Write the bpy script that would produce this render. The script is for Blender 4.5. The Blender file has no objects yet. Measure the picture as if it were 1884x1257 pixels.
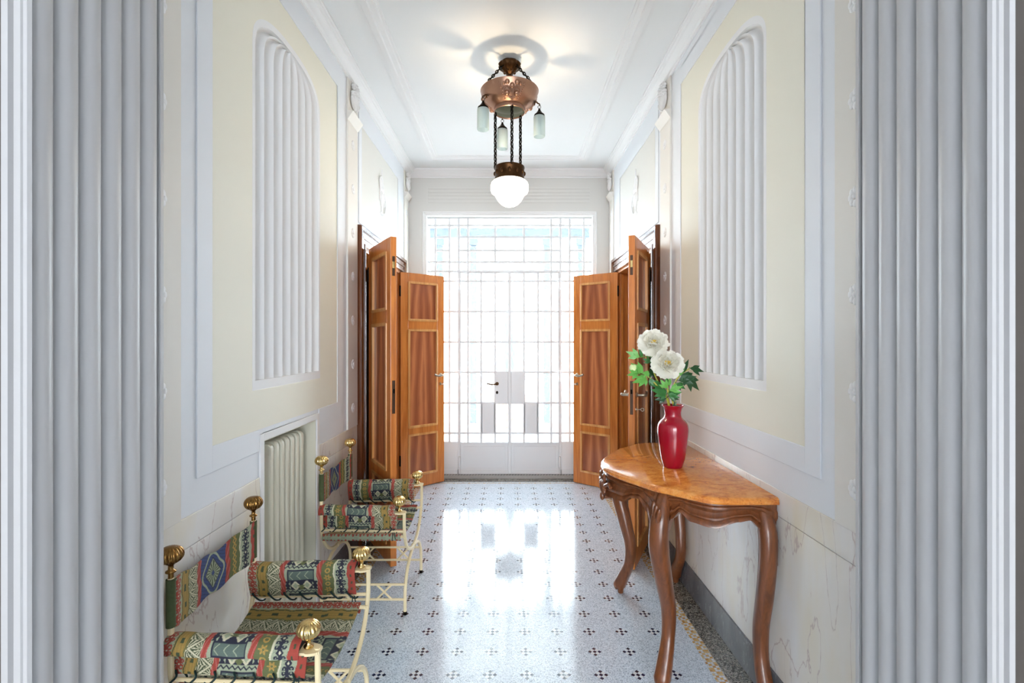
import bpy, bmesh, math, random
import numpy as np
from mathutils import Vector, Matrix
random.seed(7)
PI = math.pi
S = bpy.context.scene
COL = S.collection
sin, cos = math.sin, math.cos

# ------------------------------------------------------------------ helpers
class MB:
    def __init__(s):
        s.v = []; s.f = []
    def add(s, vs, fs):
        o = len(s.v); s.v += [tuple(p) for p in vs]; s.f += [tuple(i + o for i in f) for f in fs]
        return s
    def box(s, x0, x1, y0, y1, z0, z1):
        if x0 > x1: x0, x1 = x1, x0
        if y0 > y1: y0, y1 = y1, y0
        vs = [(x0,y0,z0),(x1,y0,z0),(x1,y1,z0),(x0,y1,z0),(x0,y0,z1),(x1,y0,z1),(x1,y1,z1),(x0,y1,z1)]
        return s.add(vs, [(0,3,2,1),(4,5,6,7),(0,1,5,4),(1,2,6,5),(2,3,7,6),(3,0,4,7)])
    def grid(s, fn, nu, nv, cu=False, cv=False):
        mu = nu if cu else nu + 1; mv = nv if cv else nv + 1
        vs = [fn(i / nu, j / nv) for i in range(mu) for j in range(mv)]
        fs = []
        for i in range(nu):
            for j in range(nv):
                a = i * mv + j; b = ((i + 1) % mu) * mv + j
                c = ((i + 1) % mu) * mv + (j + 1) % mv; d = i * mv + (j + 1) % mv
                fs.append((a, b, c, d))
        return s.add(vs, fs)
    def lathe(s, prof, n=32, c=(0,0,0), mod=None, cap=True):
        k = len(prof); vs = []
        for i in range(n):
            a = 2 * PI * i / n
            for (r, z) in prof:
                rr = r * (mod(a, z) if mod else 1)
                vs.append((c[0] + rr * cos(a), c[1] + rr * sin(a), c[2] + z))
        fs = []
        for i in range(n):
            b = (i + 1) % n
            for j in range(k - 1):
                fs.append((i * k + j, b * k + j, b * k + j + 1, i * k + j + 1))
        if cap:
            fs.append(tuple(i * k for i in range(n))[::-1]); fs.append(tuple(i * k + k - 1 for i in range(n)))
        return s.add(vs, fs)
    def tube(s, pts, r, n=8, cap=True, closed=False, sq=None, up=(0,0,1)):
        pts = [Vector(p) for p in pts]; m = len(pts)
        rs = r if isinstance(r, (list, tuple)) else [r] * m
        vs = []; prev = None
        for i, p in enumerate(pts):
            if closed: t = pts[(i + 1) % m] - pts[i - 1]
            else: t = pts[min(i + 1, m - 1)] - pts[max(i - 1, 0)]
            if t.length < 1e-9: t = Vector((0,0,1))
            t.normalize()
            if prev is None:
                u = Vector(up)
                if abs(u.dot(t)) > .95: u = Vector((1,0,0))
                a = (u - t * u.dot(t)).normalized()
            else:
                a = prev - t * prev.dot(t)
                a = a.normalized() if a.length > 1e-6 else prev
            prev = a; b = t.cross(a)
            for j in range(n):
                th = 2 * PI * (j + .5) / n
                ca, sa = cos(th), sin(th)
                if sq:
                    e = sq
                    ca = math.copysign(abs(ca) ** e, ca); sa = math.copysign(abs(sa) ** e, sa)
                rr = rs[i]
                ra, rb = rr if isinstance(rr, tuple) else (rr, rr)
                vs.append(p + a * ca * ra + b * sa * rb)
        fs = []
        for i in range(m if closed else m - 1):
            k = (i + 1) % m
            for j in range(n):
                l = (j + 1) % n
                fs.append((i * n + j, i * n + l, k * n + l, k * n + j))
        if cap and not closed:
            fs.append(tuple(range(n))[::-1]); fs.append(tuple((m - 1) * n + j for j in range(n)))
        return s.add(vs, fs)
    def ell(s, c, r, n=12, m=8, rot=None):
        R = rot or Matrix.Identity(3); c = Vector(c)
        vs = []; fs = []
        for i in range(m + 1):
            ph = PI * i / m
            for j in range(n):
                th = 2 * PI * j / n
                vs.append(c + R @ Vector((r[0] * sin(ph) * cos(th), r[1] * sin(ph) * sin(th), r[2] * cos(ph))))
        for i in range(m):
            for j in range(n):
                l = (j + 1) % n
                fs.append((i * n + j, (i + 1) * n + j, (i + 1) * n + l, i * n + l))
        return s.add(vs, fs)
    def torus(s, c, R, r, M=None, n=24, m=8):
        c = Vector(c); M = M or Matrix.Identity(3)
        def f(u, v):
            a = 2 * PI * u; b = 2 * PI * v
            return c + M @ Vector(((R + r * cos(b)) * cos(a), (R + r * cos(b)) * sin(a), r * sin(b)))
        return s.grid(f, n, m, True, True)
    def prism(s, poly, fn, a, b):
        """poly of 2d points, fn(p, t) -> 3d for t in (a, b)"""
        n = len(poly)
        vs = [fn(p, a) for p in poly] + [fn(p, b) for p in poly]
        fs = [(i, (i + 1) % n, n + (i + 1) % n, n + i) for i in range(n)]
        fs += [tuple(range(n))[::-1], tuple(range(n, 2 * n))]
        return s.add(vs, fs)

def obj(name, mb, mat, parent=None, smooth=False, bevel=0, sub=0, solid=0, angle=40, loc=None):
    me = bpy.data.meshes.new(name)
    me.from_pydata([tuple(p) for p in mb.v], [], mb.f)
    bm = bmesh.new(); bm.from_mesh(me)
    bmesh.ops.remove_doubles(bm, verts=bm.verts, dist=1e-6)
    bmesh.ops.recalc_face_normals(bm, faces=bm.faces)
    if smooth:
        for f in bm.faces: f.smooth = True
        lim = math.radians(angle)
        for e in bm.edges:
            if len(e.link_faces) == 2 and e.calc_face_angle(0) > lim: e.smooth = False
    bm.to_mesh(me); bm.free()
    o = bpy.data.objects.new(name, me); COL.objects.link(o)
    if mat: me.materials.append(mat)
    if parent: o.parent = parent
    if loc: o.location = loc
    if solid:
        m = o.modifiers.new('thick', 'SOLIDIFY'); m.thickness = solid; m.offset = 0
    if bevel:
        m = o.modifiers.new('bevel', 'BEVEL'); m.width = bevel; m.segments = 2; m.limit_method = 'ANGLE'
    if sub:
        m = o.modifiers.new('sub', 'SUBSURF'); m.levels = sub; m.render_levels = sub
    return o

def tag(o, label=None, cat=None, group=None, kind=None):
    if label: o['label'] = label
    if cat: o['category'] = cat
    if group: o['group'] = group
    if kind: o['kind'] = kind
    return o
def empty(name, loc=(0,0,0), rz=0, parent=None):
    o = bpy.data.objects.new(name, None); COL.objects.link(o)
    o.location = loc; o.rotation_euler = (0, 0, rz); o.empty_display_size = .05
    if parent: o.parent = parent
    return o
def struct(o, label, cat):
    return tag(o, label, cat, kind='structure')

def catmull(pts, n=8):
    pts = [Vector(p) for p in pts]; out = []
    for i in range(len(pts) - 1):
        p0 = pts[max(i - 1, 0)]; p1 = pts[i]; p2 = pts[i + 1]; p3 = pts[min(i + 2, len(pts) - 1)]
        for k in range(n):
            t = k / n
            out.append(.5 * ((2 * p1) + (p2 - p0) * t + (2 * p0 - 5 * p1 + 4 * p2 - p3) * t * t + (3 * p1 - p0 - 3 * p2 + p3) * t ** 3))
    out.append(pts[-1]); return out

# ------------------------------------------------------------------ materials
class NT:
    def __init__(s, name):
        s.m = bpy.data.materials.new(name); s.m.use_nodes = True
        s.t = s.m.node_tree; s.t.nodes.clear()
        s.out = s.t.nodes.new('ShaderNodeOutputMaterial')
    def n(s, typ, **kw):
        nd = s.t.nodes.new(typ)
        for k, v in kw.items(): setattr(nd, k, v)
        return nd
    def set(s, sock, v):
        if isinstance(v, bpy.types.NodeSocket): s.t.links.new(v, sock)
        elif isinstance(v, (tuple, list)) and len(v) == 3 and sock.type == 'RGBA': sock.default_value = (*v, 1)
        else: sock.default_value = v
    def math(s, op, a, b=0.0, c=None):
        nd = s.n('ShaderNodeMath', operation=op); s.set(nd.inputs[0], a); s.set(nd.inputs[1], b)
        if c is not None: s.set(nd.inputs[2], c)
        return nd.outputs[0]
    def mix(s, f, a, b, mode='MIX'):
        nd = s.n('ShaderNodeMix', data_type='RGBA', blend_type=mode)
        s.set(nd.inputs[0], f); s.set(nd.inputs[6], a); s.set(nd.inputs[7], b); return nd.outputs[2]
    def coord(s, scale=(1,1,1), which='Object', loc=(0,0,0)):
        tc = s.n('ShaderNodeTexCoord'); mp = s.n('ShaderNodeMapping')
        s.t.links.new(tc.outputs[which], mp.inputs[0]); mp.inputs['Scale'].default_value = scale
        mp.inputs['Location'].default_value = loc
        return mp.outputs[0]
    def noise(s, co, scale, detail=4, rough=.5, dist=0):
        nd = s.n('ShaderNodeTexNoise'); s.set(nd.inputs['Vector'], co); nd.inputs['Scale'].default_value = scale
        nd.inputs['Detail'].default_value = detail; nd.inputs['Roughness'].default_value = rough
        nd.inputs['Distortion'].default_value = dist; return nd.outputs['Fac']
    def ramp(s, f, stops, interp='LINEAR'):
        nd = s.n('ShaderNodeValToRGB'); s.set(nd.inputs[0], f); cr = nd.color_ramp; cr.interpolation = interp
        while len(cr.elements) < len(stops): cr.elements.new(.5)
        for e, (p, c) in zip(cr.elements, stops):
            e.position = p; e.color = (*c, 1)
        return nd.outputs[0]
    def bsdf(s, **kw):
        nd = s.n('ShaderNodeBsdfPrincipled')
        for k, v in kw.items(): s.set(nd.inputs[k.replace('_', ' ')], v)
        s.t.links.new(nd.outputs[0], s.out.inputs[0]); return nd
    def bump(s, h, strength=.2, dist=.01):
        nd = s.n('ShaderNodeBump'); s.set(nd.inputs['Height'], h)
        nd.inputs['Strength'].default_value = strength; nd.inputs['Distance'].default_value = dist; return nd.outputs[0]

def srgb(r, g, b):
    f = lambda c: (c / 255) / 12.92 if c / 255 <= .04045 else ((c / 255 + .055) / 1.055) ** 2.4
    return (f(r), f(g), f(b))

def paint(name, col, rough=.5, var=.04, spec=.3, bump=0):
    t = NT(name); co = t.coord()
    n = t.noise(co, 3.0, 5)
    c = t.mix(n, tuple(max(0, x - var) for x in col), tuple(min(1, x + var * .6) for x in col))
    b = t.bsdf(Base_Color=c, Roughness=rough); b.inputs['Specular IOR Level'].default_value = spec
    if bump: t.set(b.inputs['Normal'], t.bump(t.noise(co, 60, 3), bump, .004))
    return t.m
def metal(name, col, rough=.3, var=.3, scale=20, metallic=1.0):
    t = NT(name); co = t.coord(); n = t.noise(co, scale, 4)
    c = t.mix(n, tuple(x * (1 - var) for x in col), col)
    t.bsdf(Base_Color=c, Roughness=rough, Metallic=metallic); return t.m
def wood(name, dark, light, scale=(14,14,1.2), rough=.25, dist=1.2, grain=.35, coat=.3, pos=(.3,.7)):
    t = NT(name); co = t.coord(scale)
    n = t.noise(co, 1.6, 6, .55, dist)
    c = t.ramp(n, [(pos[0], dark), (pos[1], light)])
    g = t.noise(t.coord((scale[0] * 9, scale[1] * 9, scale[2] * 2)), 1.5, 3)
    c = t.mix(grain, c, t.mix(g, tuple(x * .45 for x in dark), light), 'MIX')
    b = t.bsdf(Base_Color=c, Roughness=rough); b.inputs['Coat Weight'].default_value = coat
    b.inputs['Coat Roughness'].default_value = .08; return t.m

M = {}
M['white'] = paint('white plaster', (.80,.80,.80), .55, .015)
M['band'] = paint('cool white wall paint', (.76,.785,.82), .5, .012)
M['cream'] = paint('cream wall paint', (.80,.775,.665), .55, .015)
M['beige'] = paint('greige pilaster paint', (.76,.73,.675), .5, .02)
M['ceil'] = paint('ceiling paint', (.80,.81,.81), .6, .012)
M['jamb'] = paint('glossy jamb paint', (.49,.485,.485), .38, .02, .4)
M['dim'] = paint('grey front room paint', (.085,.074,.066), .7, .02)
M['door_white'] = paint('white enamelled metal', (.70,.72,.74), .35, .02, .4)
M['rad'] = paint('radiator cream enamel', srgb(222,219,202), .35, .03, .4)
M['chair_metal'] = paint('cream painted metal', srgb(228,212,172), .4, .06, .4)
M['black'] = paint('black cord', (.012,.014,.013), .6, .004)
M['teal'] = paint('green black cord', (.01,.03,.03), .6, .004)
M['brass'] = metal('polished brass', srgb(240,208,140), .2, .25, 30)
M['old_brass'] = metal('darker aged brass', srgb(150,112,62), .25, .35, 40)
M['copper'] = metal('hammered copper', srgb(178,138,116), .34, .3, 16)
M['lining'] = metal('greenish tin lining', srgb(140,146,130), .5, .3, 20, .6)
M['bronze'] = metal('dark bronze', srgb(84,58,36), .38, .5, 40)
M['iron'] = metal('black iron', srgb(36,31,26), .45, .4, 40)
M['steel'] = metal('worn nickel', srgb(190,182,165), .3, .25, 30)
M['lockplate'] = metal('brown lock plate', srgb(98,78,66), .4, .3, 30)
M['cherry'] = wood('orange cherry wood', srgb(178,94,34), srgb(228,146,70), rough=.3, coat=.25)
M['cherry_edge'] = wood('light cherry moulding', srgb(196,126,62), srgb(240,186,118), rough=.3, coat=.25)
M['architrave'] = wood('polished walnut architrave', srgb(62,30,14), srgb(120,66,34), rough=.2, coat=.6)
M['walnut'] = wood('carved walnut', srgb(70,36,18), srgb(142,82,44), (26,26,3), .32, 1.0, .45, .3)

def flame():
    t = NT('flamed walnut panel'); tc = t.n('ShaderNodeTexCoord'); sp = t.n('ShaderNodeSeparateXYZ')
    t.t.links.new(tc.outputs['Object'], sp.inputs[0]); x, y, z = sp.outputs
    m = t.math('ABSOLUTE', t.math('SUBTRACT', x, .277))
    warp = t.noise(t.coord((5,5,1)), 1.0, 4, .5, .6)
    a = t.math('ADD', t.math('MULTIPLY', m, 60.0), t.math('MULTIPLY', z, 3.5))
    a = t.math('ADD', a, t.math('MULTIPLY', warp, 6.0))
    w = t.math('MULTIPLY_ADD', t.math('SINE', a), .5, .5)
    g = t.noise(t.coord((160,160,5)), 1.0, 4)
    c = t.ramp(t.math('ADD', t.math('MULTIPLY', w, .5), t.math('MULTIPLY', g, .5)),
               [(.15, srgb(138,74,46)), (.55, srgb(170,100,62)), (.9, srgb(208,136,86))])
    b = t.bsdf(Base_Color=c, Roughness=.3); b.inputs['Coat Weight'].default_value = .25; b.inputs['Coat Roughness'].default_value = .12
    return t.m
M['flame'] = flame()

def burl():
    t = NT('burl veneer'); co = t.coord((1,1,1))
    n1 = t.noise(t.coord((5,9,5)), 1.6, 8, .65, 1.6); n2 = t.noise(co, 45, 5, .6, 1.5)
    c = t.ramp(t.math('ADD', t.math('MULTIPLY', n1, .65), t.math('MULTIPLY', n2, .35)),
               [(.30, srgb(110,50,18)), (.40, srgb(186,102,38)), (.52, srgb(218,138,58)), (.7, srgb(238,174,94))])
    v = t.n('ShaderNodeTexVoronoi'); t.set(v.inputs['Vector'], co); v.inputs['Scale'].default_value = 48
    d = t.math('LESS_THAN', v.outputs['Distance'], .10)
    c = t.mix(t.math('MULTIPLY', d, .55), c, srgb(70,30,12))
    b = t.bsdf(Base_Color=c, Roughness=.16); b.inputs['Coat Weight'].default_value = .5; b.inputs['Coat Roughness'].default_value = .05
    return t.m
M['burl'] = burl()

def marble(name, base, vein, patch, sc=1.0):
    t = NT(name); co = t.coord((1.2,1.2,.40), loc=(.3,.1,.7)); co2 = t.coord((1,1,1))
    w = t.noise(co, 3.0 * sc, 6, .52, .5)
    ln = t.math('ABSOLUTE', t.math('SUBTRACT', w, .5))
    v1 = t.math('SUBTRACT', 1.0, t.math('MINIMUM', t.math('MULTIPLY', ln, 150.0), 1.0))
    w2 = t.noise(t.coord((1,1,.25), loc=(3,7,1)), 5.0 * sc, 6, .5, .3)
    v2 = t.math('SUBTRACT', 1.0, t.math('MINIMUM', t.math('MULTIPLY', t.math('ABSOLUTE', t.math('SUBTRACT', w2, .47)), 190.0), 1.0))
    p = t.noise(t.coord((2.2,2.2,.8), loc=(1,2,3)), 1.6 * sc, 4)
    c = t.mix(t.ramp(p, [(.44, (0,0,0)), (.66, (.8,.8,.8))]), base, patch)
    c = t.mix(t.math('MULTIPLY', v1, .75), c, vein); c = t.mix(t.math('MULTIPLY', v2, .55), c, tuple(x * .8 for x in vein))
    b = t.bsdf(Base_Color=c, Roughness=.22); return t.m
M['marble'] = marble('cream marble', (.80,.78,.75), (.52,.40,.38), (.78,.68,.48))
M['greymarble'] = marble('dark grey marble', (.15,.16,.18), (.34,.34,.37), (.10,.105,.12), 3)

def floor_mat():
    t = NT('terrazzo with mosaic'); tc = t.n('ShaderNodeTexCoord'); sp = t.n('ShaderNodeSeparateXYZ')
    t.t.links.new(tc.outputs['Object'], sp.inputs[0]); X, Y, Z = sp.outputs
    m = t.math; P = .1667; s = .0162
    lt = lambda a, b: m('LESS_THAN', a, b); gt = lambda a, b: m('GREATER_THAN', a, b)
    AND = lambda *a: a[0] if len(a) == 1 else m('MULTIPLY', a[0], AND(*a[1:]))
    def loc(c, off):
        g = m('DIVIDE', m('SUBTRACT', c, off), P)
        return m('MULTIPLY', m('SUBTRACT', g, m('ROUND', g)), P)
    lx, ly = loc(X, .0783), loc(Y, 2.229)
    a = m('DIVIDE', m('ADD', lx, ly), s * 1.41421); b = m('DIVIDE', m('SUBTRACT', lx, ly), s * 1.41421)
    ia, ib = m('ROUND', a), m('ROUND', b)
    inside = AND(lt(m('ABSOLUTE', a), 1.5), lt(m('ABSOLUTE', b), 1.5))
    par = m('ABSOLUTE', m('MODULO', m('ADD', ia, ib), 2.0))
    gap = AND(lt(m('ABSOLUTE', m('SUBTRACT', a, ia)), .455), lt(m('ABSOLUTE', m('SUBTRACT', b, ib)), .455))
    region = AND(lt(m('ABSOLUTE', m('ADD', X, .005)), .84), lt(Y, 5.16))
    mot = AND(inside, gap, region); dark = AND(mot, lt(par, .5)); light = AND(mot, gt(par, .5))
    co = t.coord()
    def chips(sc):
        v = t.n('ShaderNodeTexVoronoi'); t.set(v.inputs['Vector'], co); v.inputs['Scale'].default_value = sc
        w = t.n('ShaderNodeSeparateColor'); t.t.links.new(v.outputs['Color'], w.inputs[0]); return w.outputs[0]
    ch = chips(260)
    field = t.ramp(ch, [(0, (.27,.33,.42)), (.25, (.48,.56,.66)), (.5, (.60,.69,.79)), (1, (.79,.86,.94))])  # blue cast of the sky reflection is mixed into the chip colours
    border = t.ramp(chips(190), [(0, (.015,.015,.014)), (.35, (.07,.07,.06)), (.65, (.24,.23,.20)), (1, (.42,.40,.35))])
    ax = m('ABSOLUTE', X)
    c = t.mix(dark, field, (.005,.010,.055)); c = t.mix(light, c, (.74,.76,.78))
    T = .0134
    i = m('FLOOR', m('DIVIDE', ax, T)); j = m('FLOOR', m('DIVIDE', Y, T))
    h1 = m('ABSOLUTE', m('MODULO', m('ADD', i, j), 3.0)); h2 = m('ABSOLUTE', m('MODULO', m('SUBTRACT', j, i), 4.0))
    wn = t.n('ShaderNodeTexWhiteNoise', noise_dimensions='2D'); cb = t.n('ShaderNodeCombineXYZ')
    t.set(cb.inputs[0], i); t.set(cb.inputs[1], j); t.t.links.new(cb.outputs[0], wn.inputs['Vector'])
    gold = t.ramp(wn.outputs['Value'], [(0, (.45,.20,.03)), (.4, (.62,.36,.08)), (1, (.66,.50,.25))])
    isg = m('MAXIMUM', lt(h1, .5), lt(h2, .5))
    fx = m('ABSOLUTE', m('SUBTRACT', m('FRACT', m('DIVIDE', ax, T)), .5)); fy = m('ABSOLUTE', m('SUBTRACT', m('FRACT', m('DIVIDE', Y, T)), .5))
    mos = t.mix(isg, t.mix(wn.outputs['Value'], (.60,.63,.66), (.74,.74,.72)), gold)
    mos = t.mix(m('MAXIMUM', gt(fx, .45), gt(fy, .45)), mos, (.30,.29,.27))
    strip = m('MAXIMUM', AND(gt(ax, .914), lt(ax, .9676), lt(Y, 5.27)), AND(gt(Y, 5.243), lt(Y, 5.27), lt(ax, .9676)))
    edge = m('MAXIMUM', gt(ax, .9676), AND(gt(Y, 5.30)))
    c = t.mix(edge, c, border); c = t.mix(strip, c, mos)
    b = t.bsdf(Base_Color=c, Roughness=t.math('MULTIPLY_ADD', t.noise(co, 6, 4), .06, .09))
    b.inputs['Specular IOR Level'].default_value = .85
    return t.m
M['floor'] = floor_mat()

def glass_mat():
    t = NT('rippled cathedral glass'); co = t.coord()
    n = t.noise(co, 110, 2, .6); big = t.noise(co, 5.0, 2)
    tr = t.n('ShaderNodeBsdfTransparent'); tr.inputs[0].default_value = (.94,.97,.98,1)
    tl = t.n('ShaderNodeBsdfTranslucent'); tl.inputs[0].default_value = (.82,.90,.95,1)
    gl = t.n('ShaderNodeBsdfGlossy'); gl.inputs['Roughness'].default_value = .25; gl.inputs[0].default_value = (.9,.95,1,1)
    t.set(gl.inputs['Normal'], t.bump(n, .5, .004))
    m1 = t.n('ShaderNodeMixShader'); m2 = t.n('ShaderNodeMixShader')
    t.set(m1.inputs[0], t.ramp(n, [(.55, (0,0,0)), (.62, (.16,.16,.16))]))
    t.t.links.new(tr.outputs[0], m1.inputs[1]); t.t.links.new(tl.outputs[0], m1.inputs[2])
    m2.inputs[0].default_value = .05
    t.t.links.new(m1.outputs[0], m2.inputs[1]); t.t.links.new(gl.outputs[0], m2.inputs[2])
    t.t.links.new(m2.outputs[0], t.out.inputs[0]); return t.m
M['glass'] = glass_mat()

def frosted():
    t = NT('ribbed frosted glass'); tr = t.n('ShaderNodeBsdfTransparent'); tr.inputs[0].default_value = (.85,.90,.90,1)
    tl = t.n('ShaderNodeBsdfTranslucent'); tl.inputs[0].default_value = (.60,.68,.68,1)
    df = t.n('ShaderNodeBsdfPrincipled'); df.inputs['Base Color'].default_value = (.68,.76,.76,1); df.inputs['Roughness'].default_value = .3
    m1 = t.n('ShaderNodeMixShader'); m2 = t.n('ShaderNodeMixShader'); m1.inputs[0].default_value = .45; m2.inputs[0].default_value = .35
    t.t.links.new(tr.outputs[0], m1.inputs[1]); t.t.links.new(tl.outputs[0], m1.inputs[2])
    t.t.links.new(m1.outputs[0], m2.inputs[1]); t.t.links.new(df.outputs[0], m2.inputs[2])
    t.t.links.new(m2.outputs[0], t.out.inputs[0]); return t.m
M['frost'] = frosted()
def globe():
    t = NT('lit opal glass'); tr = t.n('ShaderNodeBsdfTransparent'); em = t.n('ShaderNodeEmission')
    em.inputs[0].default_value = (1,.86,.66,1); em.inputs[1].default_value = 7.0
    mx = t.n('ShaderNodeMixShader'); mx.inputs[0].default_value = .55
    t.t.links.new(tr.outputs[0], mx.inputs[1]); t.t.links.new(em.outputs[0], mx.inputs[2]); t.t.links.new(mx.outputs[0], t.out.inputs[0]); return t.m
M['globe'] = globe()

def simple(name, col, rough=.4, var=.1, sc=20, coat=0, sss=0):
    t = NT(name); n = t.noise(t.coord(), sc, 4)
    c = t.mix(n, tuple(x * (1 - var) for x in col), tuple(min(1, x * (1 + var)) for x in col))
    b = t.bsdf(Base_Color=c, Roughness=rough); b.inputs['Coat Weight'].default_value = coat; b.inputs['Coat Roughness'].default_value = .03
    return t.m
M['vase'] = simple('glossy red glass', (.30,.001,.014), .14, .08, 4, .25)
M['leaf_light'] = simple('fresh green leaf', srgb(98,164,72), .4, .2, 30)
M['leaf_mid'] = simple('mid green leaf', srgb(44,104,44), .4, .25, 30)
M['leaf_dark'] = simple('dark green leaf', srgb(24,70,32), .4, .25, 30)
M['stem'] = simple('yellow green stem', srgb(176,170,62), .45, .2, 20)
M['bud'] = simple('pale green bud', srgb(206,220,160), .5, .1, 20)
M['stamen'] = simple('yellow stamens', srgb(222,186,60), .6, .15, 60)
M['paving'] = simple('pale paving', (.72,.71,.69), .8, .1, 2)
M['plaster_out'] = simple('white outdoor render', (.80,.79,.77), .8, .05, 2)
M['shrub'] = simple('dark evergreen', srgb(30,50,46), .6, .4, 14)
M['terracotta'] = simple('terracotta', srgb(170,96,62), .7, .15, 8)
M['postmetal'] = simple('blue grey painted metal', (.03,.05,.075), .5, .1, 8)
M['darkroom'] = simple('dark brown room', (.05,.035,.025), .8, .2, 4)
M['valve'] = simple('pink and white porcelain', srgb(214,140,170), .3, .4, 60)
def petal():
    t = NT('white petal'); col = t.mix(t.noise(t.coord(), 25, 3), (.86,.85,.77), (.93,.92,.87))
    d = t.n('ShaderNodeBsdfDiffuse'); tl = t.n('ShaderNodeBsdfTranslucent'); t.set(d.inputs[0], col); t.set(tl.inputs[0], col)
    mx = t.n('ShaderNodeMixShader'); mx.inputs[0].default_value = .55
    t.t.links.new(d.outputs[0], mx.inputs[1]); t.t.links.new(tl.outputs[0], mx.inputs[2]); t.t.links.new(mx.outputs[0], t.out.inputs[0]); return t.m
M['petal'] = petal()
def fabric():
    t = NT('printed tapestry cloth'); at = t.n('ShaderNodeAttribute', attribute_name='Col')
    n = t.noise(t.coord(), 420, 2); c = t.mix(t.math('MULTIPLY_ADD', n, .4, .08), at.outputs['Color'], (.04,.04,.03), 'MIX')
    b = t.bsdf(Base_Color=c, Roughness=.85); t.set(b.inputs['Normal'], t.bump(n, .25, .002)); return t.m
M['fabric'] = fabric()

# ------------------------------------------------------------------ dimensions
WL, WR = -1.10, 1.085
YN, YB, H = 1.425, 5.40, 3.37

# ------------------------------------------------------------------ walls
def wall_mesh(s, W, th, ys, zs, holes):
    """side wall: cells between ys/zs not in holes, face toward the hall, with reveals"""
    mb = MB(); xo = W + s * th
    isH = lambda a, b: any(h[0] <= a < h[1] and h[2] <= b < h[3] for h in holes)
    ny, nz = len(ys) - 1, len(zs) - 1
    for i in range(ny):
        for j in range(nz):
            y0, y1, z0, z1 = ys[i], ys[i+1], zs[j], zs[j+1]
            if isH(y0, z0): continue
            mb.add([(W,y0,z0),(W,y1,z0),(W,y1,z1),(W,y0,z1)], [(0,1,2,3)])
            mb.add([(xo,y0,z0),(xo,y1,z0),(xo,y1,z1),(xo,y0,z1)], [(0,1,2,3)])
            for (di, dj, q) in ((-1,0,((y0,z0),(y0,z1))),(1,0,((y1,z0),(y1,z1))),(0,-1,((y0,z0),(y1,z0))),(0,1,((y0,z1),(y1,z1)))):
                a, b = i + di, j + dj
                out = a < 0 or b < 0 or a >= ny or b >= nz
                if out or isH(ys[a], zs[b]):
                    (ya,za),(yb,zb) = q
                    mb.add([(W,ya,za),(W,yb,zb),(xo,yb,zb),(xo,ya,za)], [(0,1,2,3)])
    return mb

def arch(hw, zs, rise, n=2.5, N=48):
    out = []
    for i in range(N + 1):
        th = PI * i / N; c = -cos(th); sn = sin(th)
        out.append((hw * math.copysign(abs(c) ** (2 / n), c), zs + rise * abs(sn) ** (2 / n)))
    return out

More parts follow.
